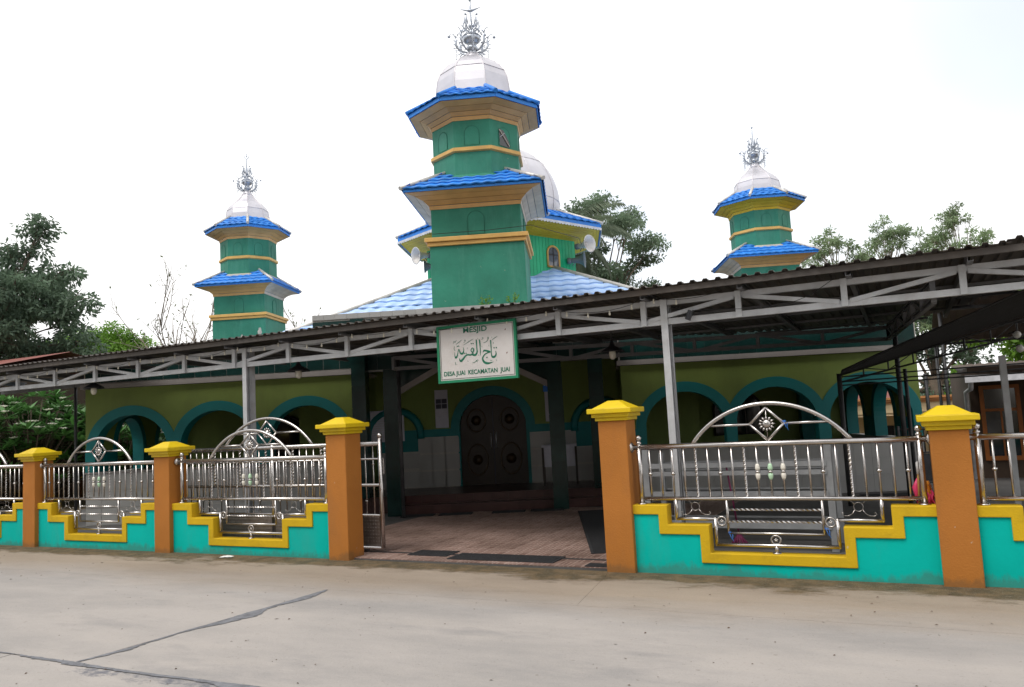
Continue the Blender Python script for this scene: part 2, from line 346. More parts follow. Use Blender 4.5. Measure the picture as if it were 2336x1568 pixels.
# ------------------------------------------------------------------ mesh builder
class MB:
    def __init__(s):
        s.v = []; s.f = []; s.sm = []
    def add(s, vs, fs, smooth=False):
        o = len(s.v); s.v += [tuple(p) for p in vs]
        s.f += [tuple(i + o for i in f) for f in fs]; s.sm += [smooth] * len(fs)
        return s
    def box(s, x0, x1, y0, y1, z0, z1):
        return s.add([(x0, y0, z0), (x1, y0, z0), (x1, y1, z0), (x0, y1, z0), (x0, y0, z1), (x1, y0, z1), (x1, y1, z1), (x0, y1, z1)],
                     [(0, 3, 2, 1), (4, 5, 6, 7), (0, 1, 5, 4), (1, 2, 6, 5), (2, 3, 7, 6), (3, 0, 4, 7)])
    def bar(s, p, q, w, h, up=(0, 0, 1)):
        p, q, up = Vector(p), Vector(q), Vector(up)
        d = (q - p).normalized(); a = d.cross(up)
        if a.length < 1e-5: a = d.cross(Vector((1, 0, 0)))
        a.normalize(); b = a.cross(d).normalized()
        a *= w / 2; b *= h / 2
        vs = [p - a - b, p + a - b, p + a + b, p - a + b, q - a - b, q + a - b, q + a + b, q - a + b]
        return s.add(vs, [(0, 3, 2, 1), (4, 5, 6, 7), (0, 1, 5, 4), (1, 2, 6, 5), (2, 3, 7, 6), (3, 0, 4, 7)])
    def channel(s, p, q, w, h, up=(0, 0, 1), t=0.006, flip=1):
        """C-channel: web of height h facing sideways, two flanges of width w."""
        p, q, up = Vector(p), Vector(q), Vector(up)
        d = (q - p).normalized(); a = d.cross(up).normalized() * flip; b = a.cross(d).normalized() * flip
        o = -a * (w / 2 - t / 2)
        s.bar(p + o, q + o, t, h, up)
        for sg in (-1, 1):
            e = b * (sg * (h / 2 - t / 2)) + a * (t / 2)
            s.bar(p + e, q + e, w - t, t, up)
            e2 = b * (sg * (h / 2 - t * 1.8)) + a * (w / 2 - t / 2)
            s.bar(p + e2, q + e2, t, t * 2.4, up)
        return s
    def tube(s, pts, r, n=8, closed=False, caps=True, square=False, twist=0.0):
        pts = [Vector(p) for p in pts]; m = len(pts)
        rr = r if isinstance(r, (list, tuple)) else [r] * m
        prev = None; vs = []
        for i, p in enumerate(pts):
            if closed: t = pts[(i + 1) % m] - pts[(i - 1) % m]
            elif i == 0: t = pts[1] - p
            elif i == m - 1: t = p - pts[-2]
            else: t = (pts[i + 1] - p).normalized() + (p - pts[i - 1]).normalized()
            t.normalize()
            if prev is None:
                a = t.cross(Vector((0, 0, 1)))
                if a.length < 1e-3: a = Vector((1, 0, 0)) - t * t.x
            else:
                a = prev - t * prev.dot(t)
            a.normalize(); prev = a; b = t.cross(a)
            for k in range(n):
                an = 2 * math.pi * k / n + twist * i
                vs.append(p + (a * math.cos(an) + b * math.sin(an)) * rr[i])
        fs = []
        last = m if closed else m - 1
        for i in range(last):
            j = (i + 1) % m
            for k in range(n):
                k2 = (k + 1) % n
                fs.append((i * n + k, i * n + k2, j * n + k2, j * n + k))
        s.add(vs, fs, smooth=not square)
        if caps and not closed:
            o = len(s.v) - len(vs)
            s.f += [tuple(o + k for k in range(n))[::-1], tuple(o + (m - 1) * n + k for k in range(n))]
            s.sm += [False, False]
        return s
    def lathe(s, prof, n=16, c=(0, 0, 0), phase=0.0, smooth=True, axis=None, circ=False):
        """prof: list of (radius, height); circ=True: radius is the apothem of an n-gon."""
        k0 = 1 / math.cos(math.pi / n) if circ else 1.0
        vs = []
        rot = None
        if axis is not None:
            rot = Vector((0, 0, 1)).rotation_difference(Vector(axis))
        for r, z in prof:
            for k in range(n):
                an = 2 * math.pi * k / n + phase
                p = Vector((r * k0 * math.cos(an), r * k0 * math.sin(an), z))
                if rot: p = rot @ p
                vs.append(p + Vector(c))
        fs = []
        for i in range(len(prof) - 1):
            for k in range(n):
                k2 = (k + 1) % n
                fs.append((i * n + k, i * n + k2, (i + 1) * n + k2, (i + 1) * n + k))
        fs.append(tuple(range(n))[::-1]); fs.append(tuple((len(prof) - 1) * n + k for k in range(n)))
        o = len(s.v); s.add(vs, fs, smooth)
        s.sm[-1] = s.sm[-2] = False
        return s
    def sphere(s, c, r, n=10, m=6, sz=1.0):
        prof = [(max(1e-4, r * math.sin(math.pi * i / m)), -r * sz * math.cos(math.pi * i / m)) for i in range(m + 1)]
        return s.lathe(prof, n, c)
    def prism(s, pts, d0, d1, f3):
        """pts: outline in the (a, b) plane; f3(a, b, d) -> xyz"""
        n = len(pts)
        vs = [f3(a, b, d0) for a, b in pts] + [f3(a, b, d1) for a, b in pts]
        fs = [tuple(range(n)), tuple(range(2 * n - 1, n - 1, -1))]
        for i in range(n):
            j = (i + 1) % n
            fs.append((i, i + n, j + n, j))
        return s.add(vs, fs)
    def strip(s, xs, lo, hi, d0, d1, f3):
        """solid between two curves lo(x) and hi(x)"""
        n = len(xs); vs = []
        for x, a, b in zip(xs, lo, hi):
            vs += [f3(x, a, d0), f3(x, b, d0), f3(x, a, d1), f3(x, b, d1)]
        fs = [(0, 1, 3, 2), (4 * n - 4, 4 * n - 2, 4 * n - 1, 4 * n - 3)]
        for i in range(n - 1):
            o, p = 4 * i, 4 * i + 4
            fs += [(o, p, p + 1, o + 1), (o + 2, o + 3, p + 3, p + 2), (o, o + 2, p + 2, p), (o + 1, p + 1, p + 3, o + 3)]
        return s.add(vs, fs)
    def mesh(s, name, m):
        me = bpy.data.meshes.new(name)
        me.from_pydata(s.v, [], s.f)
        me.polygons.foreach_set('use_smooth', s.sm)
        me.materials.append(MATS[m])
        me.update()
        return me
    def build(s, name, m, parent=None, loc=(0, 0, 0), rz=0.0, bevel=0.0, rot=None):
        return put(name, s.mesh(name, m), parent, loc, rz, bevel, rot)

def put(name, me, parent=None, loc=(0, 0, 0), rz=0.0, bevel=0.0, rot=None):
    o = bpy.data.objects.new(name, me)
    COL.objects.link(o)
    o.parent = parent; o.location = loc
    o.rotation_euler = rot if rot is not None else (0, 0, rz)
    if bevel:
        b = o.modifiers.new('bevel', 'BEVEL'); b.width = bevel; b.segments = 2; b.limit_method = 'ANGLE'
        b.angle_limit = R(40)
    return o

def tag(o, label=None, cat=None, group=None, kind=None):
    if label: o['label'] = label
    if cat: o['category'] = cat
    if group: o['group'] = group
    if kind: o['kind'] = kind
    return o

def thing(name, label, cat, loc=(0, 0, 0), rz=0.0, group=None):
    o = bpy.data.objects.new(name, None)
    COL.objects.link(o)
    o.location = loc; o.rotation_euler = (0, 0, rz)
    o.empty_display_size = 0.2
    return tag(o, label, cat, group)

def copy_tree(o, parent=None):
    c = o.copy(); COL.objects.link(c); c.parent = parent
    for ch in list(o.children):
        copy_tree(ch, c)
    return c

XZ = lambda a, b, d: (a, d, b)
YZ = lambda a, b, d: (d, a, b)

def lin(a, b, n):
    return [a + (b - a) * i / (n - 1) for i in range(n)]

def smooth(x, a, b):
    t = max(0.0, min(1.0, (x - a) / (b - a))); return t * t * (3 - 2 * t)

# ------------------------------------------------------------------ ground, road, courtyard
def ground_sheet():
    xs = sorted(set([-900, -400, -200, -120, -80] + [round(-60 + 2.5 * i, 2) for i in range(49)] + [80, 120, 200, 400, 900]))
    ys = sorted(set([-900, -300, -100, -40] + [round(-20 + 2.5 * i, 2) for i in range(41)] + [100, 140, 220, 400, 900]))
    def h(x, y):
        v = -x * SPH + y * CPH; u = x * CPH + y * SPH
        return -0.06 - 1.7 * smooth(v, 18.6, 23.5) * smooth(u, 2.0, 7.0) * (1 - smooth(v, 60, 120))
    mb = MB()
    vs = [(x, y, h(x, y)) for y in ys for x in xs]; nx = len(xs)
    fs = [(j * nx + i, j * nx + i + 1, (j + 1) * nx + i + 1, (j + 1) * nx + i) for j in range(len(ys) - 1) for i in range(nx - 1)]
    mb.add(vs, fs, True)
    tag(mb.build('ground', 'soil'), kind='structure')
ground_sheet()

road = MB().box(-60, 40, -9, 6.4, -0.055, -0.045).build('road', 'asphalt'); tag(road, kind='structure')
def jx(y):
    return -5.56 + (y - 3.8) * 0.115
# concrete slabs with open joints that are filled with tar
def slab(poly, m, parent, nm='slab', top=-0.02):
    mb = MB().prism(poly, -0.06, top, lambda a, b, d: (a, b, d))
    mb.f[0] = mb.f[0][::-1]; mb.f[1] = mb.f[1][::-1]
    return mb.build(nm, m, parent)
for (y0, y1, off) in ((3.80, 6.30, 0.0), (-2.2, 3.785, -0.05)):
    edges = [-50 + 5.6 * 0, jx(y0) - 16.8 + off, jx(y0) - 11.2 + off, jx(y0) - 5.6 + off, jx(y0) + off, jx(y0) + 9.5, jx(y0) + 17]
    sl = 0.115 * (y1 - y0)
    if y0 < 0: sl = 0.0
    for a, b in zip(edges[:-1], edges[1:]):
        g = 0.006
        slab([(a + g, y0), (b - g, y0), (b - g + sl, y1), (a + g + sl, y1)], 'concrete', road)
slab([(-50, -9), (35, -9), (35, -2.215), (-50, -2.215)], 'concrete', road)
apron = MB().box(-60, 40, 6.25, 7.9, -0.055, -0.05).build('road_shoulder', 'soil'); tag(apron, kind='structure')
slab([(-50, 6.262), (-14.0, 6.262), (-14.0, 7.80), (-50, 7.80)], 'concrete', apron, 'slab', -0.0185)
slab([(-13.99, 6.262), (-2.618, 6.262), (-2.778, 7.43), (-2.832, 7.66), (-13.99, 7.80)], 'concrete', apron, 'slab', -0.0185)
slab([(-2.615, 6.262), (18, 6.262), (18, 7.80), (-2.83, 7.66), (-2.775, 7.43)], 'concrete', apron, 'slab', -0.0185)

def ragged(pts_l, pts_r, name, z, parent, seed):
    rn = random.Random(seed)
    mb = MB(); n = len(pts_l); vs = []; e0 = e1 = 0.0
    for (a, b) in zip(pts_l, pts_r):
        e0 = e0 * .6 + rn.uniform(-.004, .004); e1 = e1 * .7 + rn.uniform(-.009, .009)
        vs += [(a[0] + e0, a[1] + e0, z), (b[0] + e1, b[1] + e1, z)]
    fs = [(2 * i, 2 * i + 1, 2 * i + 3, 2 * i + 2) for i in range(n - 1)]
    mb.add(vs, fs)
    return mb.build(name, 'asphalt', parent)
wl = [(-5.56, 3.81, .03), (-5.53, 3.95, .05), (-5.49, 4.15, .075), (-5.47, 4.3, .035), (-5.455, 4.6, .035), (-5.44, 4.75, .06), (-5.40, 4.95, .13),
      (-5.39, 5.1, .16), (-5.385, 5.2, .20), (-5.38, 5.3, .20), (-5.345, 5.45, .06), (-5.33, 5.6, .06), (-5.32, 5.72, .10), (-5.31, 5.9, .14), (-5.30, 6.02, .10), (-5.28, 6.24, .03)]
def dens(q, k=14):
    out = []
    for a, b in zip(q[:-1], q[1:]):
        for i in range(k):
            t = i / k; out.append(tuple(x + (y - x) * t for x, y in zip(a, b)))
    return out + [q[-1]]
wd = dens(wl)
ragged([(a - .01, b) for a, b, w in wd], [(a - .01 + w * .9, b) for a, b, w in wd], 'tar_joint', -0.0155, road, 3)
q = dens([(-7.6, 3.80, .03), (-6.3, 3.79, .018), (-5.9, 3.785, .04), (-5.6, 3.78, .07), (-5.1, 3.77, .035), (-4.7, 3.775, .05), (-4.2, 3.79, .04), (-3.9, 3.79, .09), (-3.6, 3.79, .05), (-2.9, 3.79, .02)], 16)
ragged([(x, y + w * .4) for x, y, w in q], [(x, y - w * .6) for x, y, w in q], 'tar_joint', -0.0148, road, 5)
# leaf litter and grit scattered over the road
def litter():
    rn = random.Random(21); mb = MB()
    for i in range(420):
        x = rn.uniform(-13, 3); y = rn.uniform(2.4, 7.5)
        s = rn.uniform(.004, .015) * (1.6 if rn.random() < .12 else 1); a = rn.uniform(0, 6.28)
        z = -0.018 if y < 6.25 else -0.011
        c, d = math.cos(a), math.sin(a); h = rn.uniform(.003, .008)
        mb.add([(x - c * s, y - d * s, z), (x - d * s * .45, y + c * s * .45, z + h), (x + c * s, y + d * s, z + h * .4), (x + d * s * .45, y - c * s * .45, z + .001)], [(0, 1, 2), (0, 2, 3)])
    tag(mb.build('leaf_litter', 'litter_brown'), 'small brown dead leaves and grit scattered over the concrete road', 'litter', kind='stuff')
litter()

floor = MB().box(-17, 3.2, 7.72, 17.5, -0.05, -0.006).build('courtyard_floor', 'floor_concrete'); tag(floor, kind='structure')
TS = 0.30
tile_me = MB().box(0.003, TS - 0.003, 0.003, TS - 0.003, -0.012, 0.0).mesh('floor_tile', 'floor_tile')
rest = MB(); near = []
x0, y0 = -17.0, 7.72
for i in range(int(20.1 / TS)):
    for j in range(int(9.6 / TS)):
        x, y = x0 + i * TS, y0 + j * TS
        v = -x * SPH + y * CPH
        if v > 13.4 or x < -7.6 or x > -2.75: continue
        vis = (-6.1 < x < -2.6 and y < 11.6)
        if vis: near.append((y, x))
        else: rest.box(x + .003, x + TS - .003, y + .003, y + TS - .003, -.012, 0)
near.sort()
for (y, x) in near[:290]:
    put('floor_tile', tile_me, floor, (x, y, 0))
for (y, x) in near[290:]:
    rest.box(x + .003, x + TS - .003, y + .003, y + TS - .003, -.012, 0)
tag(rest.build('floor_tiles', 'floor_tile', floor), kind='stuff')

# ------------------------------------------------------------------ fence: pillars, stepped walls, railings
def pillar(x, y, h, label, size=0.30, group='orange fence pillars', zb=-0.06):
    t = thing('fence_pillar', label, 'pillar', (x + size / 2, y + size / 2, 0), 0, group)
    a = size / 2
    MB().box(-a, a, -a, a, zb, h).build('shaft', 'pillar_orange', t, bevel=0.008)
    b1, b2, b3 = a + .022, a + .050, a + .085
    MB().box(-b1, b1, -b1, b1, h, h + .036).build('cap_moulding', 'cap_yellow', t, bevel=0.006)
    MB().box(-b2, b2, -b2, b2, h + .036, h + .076).build('cap_moulding', 'cap_yellow', t, bevel=0.006)
    MB().box(-b3, b3, -b3, b3, h + .076, h + .128).build('cap_slab', 'cap_yellow', t, bevel=0.007)
    m = MB(); p, q = a + .045, .062
    z0, z1 = h + .128, h + .205
    m.add([(-p, -p, z0), (p, -p, z0), (p, p, z0), (-p, p, z0), (-q, -q, z1), (q, -q, z1), (q, q, z1), (-q, q, z1)],
          [(0, 3, 2, 1), (4, 5, 6, 7), (0, 1, 5, 4), (1, 2, 6, 5), (2, 3, 7, 6), (3, 0, 4, 7)])
    m.build('cap_top', 'cap_yellow', t, bevel=0.006)
    return t
FY = 7.62
pillar(-15.42, FY, 1.29, 'orange pillar with yellow cap at the far left end of the fence')
pillar(-12.42, FY, 1.29, 'leftmost visible orange fence pillar with a yellow stepped cap')
pillar(-9.45, FY, 1.29, 'short orange pillar with yellow cap, next left of the gate post')
pillar(-6.39, FY, 1.49, 'tall orange gate pillar with yellow cap on the left of the opening')
pillar(-2.83, FY, 1.50, 'tall orange gate pillar with yellow cap on the right of the opening')
pillar(0.17, FY, 1.29, 'rightmost orange pillar with yellow cap beside the broom')

STEP = [(-1.39, .645), (-1.0, .645), (-1.0, .455), (-.60, .455), (-.60, .19), (.60, .19), (.60, .455), (1.0, .455), (1.0, .645), (1.39, .645)]
STEPB = [(-1.39, .552), (-1.092, .552), (-1.092, .362), (-.692, .362), (-.692, .095), (.692, .095), (.692, .362), (1.092, .362), (1.092, .552), (1.39, .552)]
def stepped_wall(xc, label):
    t = thing('stepped_wall', label, 'wall', (xc, 7.745, 0), 0, 'turquoise stepped fence walls')
    body = STEPB + [(1.39, -.07), (-1.39, -.07)]
    body = [(a, b + .004) if b > 0 else (a, b) for a, b in body]
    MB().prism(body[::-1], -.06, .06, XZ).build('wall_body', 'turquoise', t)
    MB().prism(STEP[::-1] + STEPB, -.08, .08, XZ).build('coping', 'coping_yellow', t, bevel=0.007)
    return t

PIT = 0.1165
def make_railing():
    t = thing('fence_railing', '-', 'railing', (0, 0, 0), 0, 'stainless fence railings')
    S = 'stainless'
    RZ, LZ = 1.215, .70
    MB().tube([(-1.37, 0, RZ), (1.37, 0, RZ)], .027, 12).build('top_rail', S, t)
    MB().tube([(-1.27, 0, LZ), (1.27, 0, LZ)], .020, 10).build('lower_rail', S, t)
    post = MB().tube([(0, 0, .645), (0, 0, 1.245)], .026, 12)
    post.lathe([(.05, .645), (.048, .655), (.028, .662)], 12)
    post.lathe([(.018, 1.24), (.026, 1.25), (.03, 1.262), (.02, 1.272), (.014, 1.28)], 12)
    pm = post.mesh('post', S)
    ball = MB().sphere((0, 0, 1.305), .032, 12, 8).mesh('ball_finial', S)
    flange = MB().lathe([(.055, 0), (.055, .012), (.03, .03)], 14, axis=(-1, 0, 0)).mesh('flange', S)
    for sx in (-1, 1):
        p = put('post', pm, t, (sx * 1.27, 0, 0)); put('ball_finial', ball, p)
        put('flange', flange, t, (sx * 1.355, 0, RZ), 0 if sx > 0 else math.pi)
    # balusters
    plain = MB().tube([(0, 0, LZ), (0, 0, RZ)], .010, 8).mesh('baluster', S)
    knob = MB().sphere((0, 0, .945), .023, 10, 6, .8).mesh('knob', S)
    n = 26
    tw = MB().tube([(0, 0, LZ + (RZ - LZ) * i / n) for i in range(n + 1)], .0118, 4, square=True, twist=R(42)).mesh('twisted_baluster', S)
    beadp = [(.012, -.002), (.021, .004), (.024, .02), (.02, .045), (.013, .062)]
    bead = MB().lathe(beadp, 10).lathe([(r, -z - .028) for r, z in beadp][::-1], 10)
    bw = bead.mesh('bead', 'bead_white'); bg = bead.mesh('bead', 'bead_green')
    ring = MB().lathe([(.012, -.026), (.023, -.02), (.023, -.008), (.012, -.002)], 10).mesh('bead_collar', S)
    for k in range(-10, 11):
        x = k * PIT
        if k in (-6, -2, 2, 6):
            put('twisted_baluster', tw, t, (x, 0, 0)); continue
        b = put('baluster', plain, t, (x, 0, 0))
        if k in (-10, -8, -4, 4, 8, 10): put('knob', knob, b)
        if k in (-1, 0, 1):
            put('bead', bg if k == 0 else bw, b, (0, 0, .965)); put('bead_collar', ring, b, (0, 0, .965))
    # arch with diamond and flower
    rad = (.725 ** 2 + .37 ** 2) / (2 * .37); zc = 1.225 + .37 - rad; a0 = math.asin(.725 / rad)
    MB().tube([(rad * math.sin(-a0 + 2 * a0 * i / 28), 0, zc + rad * math.cos(-a0 + 2 * a0 * i / 28)) for i in range(29)], .0205, 10).build('arch', S, t)
    dm = [(0, 0, 1.245), (.155, 0, 1.40), (0, 0, 1.555), (-.155, 0, 1.40)]
    d = MB()
    for i in range(4): d.tube([dm[i], dm[(i + 1) % 4]], .0135, 8)
    d.build('diamond', S, t)
    for sx in (-1, 1):
        MB().tube([(sx * .155, 0, 1.40), (sx * .555, 0, 1.40)], .0125, 8).build('arch_bar', S, t)
    MB().tube([(0, 0, 1.245), (0, 0, 1.56)], .004, 6).build('flower_stem', S, t)
    fl = MB()
    fl.lathe([(.001, -.03), (.022, -.026), (.036, -.014), (.04, 0), (.036, .012), (.001, .016)][::-1], 14, (0, 0, 1.40), axis=(0, -1, 0))
    for k in range(12):
        an = 2 * math.pi * k / 12; c, sn = math.cos(an), math.sin(an)
        fl.tube([(c * .038, 0, 1.40 + sn * .038), (c * .056, -.010, 1.40 + sn * .056), (c * .076, 0, 1.40 + sn * .076)], [.006, .0125, .005], 6)
    fl.build('flower_rosette', S, t)
    # lower frame that follows the stepped wall
    lo = [(-.925, LZ), (-.925, .505), (-.55, .505), (-.55, .262), (.55, .262), (.55, .505), (.925, .505), (.925, LZ)]
    m = MB()
    for a, b in zip(lo[:-1], lo[1:]):
        m.tube([(a[0], 0, a[1]), (b[0], 0, b[1])], .0175, 8)
    for a in lo[1:-1]: m.sphere((a[0], 0, a[1]), .0178, 8, 6)
    m.build('lower_frame', S, t)
    for sx in (-1, 1):
        MB().tube([(sx * .43, 0, LZ), (sx * .43, 0, .372)], .013, 8).build('inner_bar', S, t)
    for z, tws in ((.595, 1), (.482, 1), (.374, 0)):
        if tws:
            MB().tube([(-.43 + .86 * i / 40, 0, z) for i in range(41)], .0115, 4, square=True, twist=R(42)).build('twisted_bar', S, t)
        else:
            MB().tube([(-.43, 0, z), (.43, 0, z)], .0125, 8).build('inner_bar', S, t)
    rg = MB().tube([(.042 * math.cos(2 * math.pi * i / 18), 0, .042 * math.sin(2 * math.pi * i / 18)) for i in range(18)], .009, 6, closed=True)
    for k in range(5):
        an = math.pi / 2 + 2 * math.pi * k / 5
        rg.tube([(0, 0, 0), (.02 * math.cos(an), -.004, .02 * math.sin(an))], [.009, .004], 6)
    rgm = rg.mesh('ring_ornament', S)
    for x, z in ((-.49, .485), (.49, .485), (0, .315)): put('ring_ornament', rgm, t, (x, 0, z))
    st = MB().tube([(0, 0, .19), (0, 0, .262)], .016, 8).lathe([(.042, .191), (.04, .199), (.018, .203)], 12)
    st.build('foot', S, t)
    for sx in (-1, 1):
        sc = MB()
        sc.tube([(.04 * math.cos(2 * math.pi * i / 14), 0, .625 + .04 * math.sin(2 * math.pi * i / 14)) for i in range(14)], .0025, 5, closed=True)
        for q in (-1, 1):
            pts = [(q * .033, 0, .60), (q * .055, 0, .565), (q * .09, 0, .545), (q * .13, 0, .545), (q * .145, 0, .56), (q * .137, 0, .575), (q * .125, 0, .568)]
            sc.tube(pts, .0025, 5)
            sc.tube([(q * .033, 0, .65), (q * .05, 0, .668), (q * .07, 0, .685), (q * .078, 0, .675)], .0025, 5)
        sc.build('scroll', S, t, (sx * .735, 0, 0))
    return t
PANELS = [(-13.76, 'beyond the leftmost visible pillar at the left picture edge'),
          (-10.785, 'between the two short pillars on the left'),
          (-7.77, 'just left of the tall left gate pillar before the parked sliding gate'),
          (-1.18, 'just right of the gate opening, with blue strings tied to it'),
          (1.80, 'cut off by the right picture edge')]
proto = make_railing()
for i, (xc, where) in enumerate(PANELS):
    stepped_wall(xc, 'turquoise wall with stepped yellow coping ' + where.replace(', with blue strings tied to it', '').replace(' before the parked sliding gate', ''))
    r = proto if i == 0 else copy_tree(proto)
    r.location = (xc, 7.745, 0)
    r['label'] = 'stainless arched railing ' + where

# sliding gate leaf, parked behind the fence
def gate_leaf():
    t = thing('sliding_gate', 'open stainless sliding gate with arch, parked behind the left fence panel', 'gate', (-5.93, 8.1, 0))
    S = 'stainless'
    for nm, z, r in (('top_rail', 1.345, .030), ('upper_rail', 1.155, .013), ('middle_rail', .83, .020), ('lower_rail', .455, .018), ('bottom_rail', .055, .022)):
        MB().tube([(-3.55, 0, z), (0, 0, z)], r, 10).build(nm, S, t)
    for x in (-3.55, -1.78, 0):
        p = MB().tube([(x, 0, .05), (x, 0, 1.40)], .028, 12).build('post', S, t)
        if x != -1.78: MB().sphere((x, 0, 1.445), .034, 12, 8).lathe([(.02, 1.395), (.028, 1.405), (.015, 1.418)], 10, (x, 0, 0)).build('ball_finial', S, p)
    pl = MB().tube([(0, 0, .455), (0, 0, 1.345)], .009, 8).mesh('baluster', S)
    kn = MB().sphere((0, 0, 0), .02, 8, 6, .8).mesh('knob', S)
    tw = MB().tube([(0, 0, .83 + .515 * i / 24) for i in range(25)], .0145, 4, square=True, twist=R(42)).mesh('twisted_baluster', S)
    for k in range(29):
        x = -.11 - k * .1195
        if abs(x + 1.78) < .04: continue
        if k % 4 == 3 and k < 27: put('twisted_baluster', tw, t, (x, 0, 0)); continue
        b = put('baluster', pl, t, (x, 0, 0))
        if k % 2 == 0: put('knob', kn, b, (0, 0, 1.09))
        if k % 3 == 1: put('knob', kn, b, (0, 0, .63))
    MB().box(-3.53, -.02, -.004, .004, .06, .45).build('sheet_panel', 'stainless_mesh', t)
    sq = MB().box(-.012, .012, -.007, -.0042, -.012, .012).mesh('sheet_stud', 'stainless_mesh')
    stu = MB()
    for i in range(85):
        for j in range(9):
            x, z = -.06 - i * .0408, .09 + j * .042
            stu.add([(x - .013, -.0045, z), (x, -.0045, z - .013), (x + .013, -.0045, z), (x, -.0045, z + .013), (x, -.009, z)], [(0, 1, 4), (1, 2, 4), (2, 3, 4), (3, 0, 4)])
    tag(stu.build('sheet_pattern', 'stainless_mesh', t), kind='stuff')
    xc = -1.87; rad = (.80 ** 2 + .39 ** 2) / (2 * .39); zc = 1.355 + .39 - rad; a0 = math.asin(.80 / rad)
    MB().tube([(xc + rad * math.sin(-a0 + 2 * a0 * i / 28), 0, zc + rad * math.cos(-a0 + 2 * a0 * i / 28)) for i in range(29)], .02, 10).build('arch', S, t)
    dm = [(xc, 0, 1.38), (xc + .165, 0, 1.545), (xc, 0, 1.71), (xc - .165, 0, 1.545)]
    d = MB()
    for i in range(4): d.tube([dm[i], dm[(i + 1) % 4]], .013, 8)
    d.build('diamond', S, t)
    for sx in (-1, 1): MB().tube([(xc + sx * .165, 0, 1.545), (xc + sx * .6, 0, 1.545)], .012, 8).build('arch_bar', S, t)
    fl = MB().lathe([(.001, -.03), (.022, -.026), (.036, -.014), (.04, 0), (.036, .012), (.001, .016)][::-1], 14, (xc, 0, 1.545), axis=(0, -1, 0))
    for k in range(12):
        an = 2 * math.pi * k / 12; c, sn = math.cos(an), math.sin(an)
        fl.tube([(xc + c * .038, 0, 1.545 + sn * .038), (xc + c * .056, -.010, 1.545 + sn * .056), (xc + c * .078, 0, 1.545 + sn * .078)], [.006, .0125, .005], 6)
    fl.build('flower_rosette', S, t)
    for x in (-3.2, -.25):
        MB().lathe([(.03, -.012), (.045, -.01), (.045, .01), (.03, .012)], 14, (x, 0, .045), axis=(0, 1, 0)).build('wheel', 'dark_steel', t)
    # padlock chain on the end post
    ch = MB()
    for i in range(9):
        z = 1.15 - .022 * i
        ch.tube([(.045 + .008 * math.cos(a) * (i % 2), .008 * math.cos(a) * ((i + 1) % 2), z + .014 * math.sin(a)) for a in lin(0, 5.5, 8)], .003, 5, closed=True)
    ch.build('chain', S, t)
    return t
gate_leaf()
tag(MB().bar((-9.6, 8.1, .006), (-2.9, 8.1, .006), .016, .011).build('gate_track', 'dark_steel'),
    'dark steel floor track of the sliding gate across the opening', 'track')

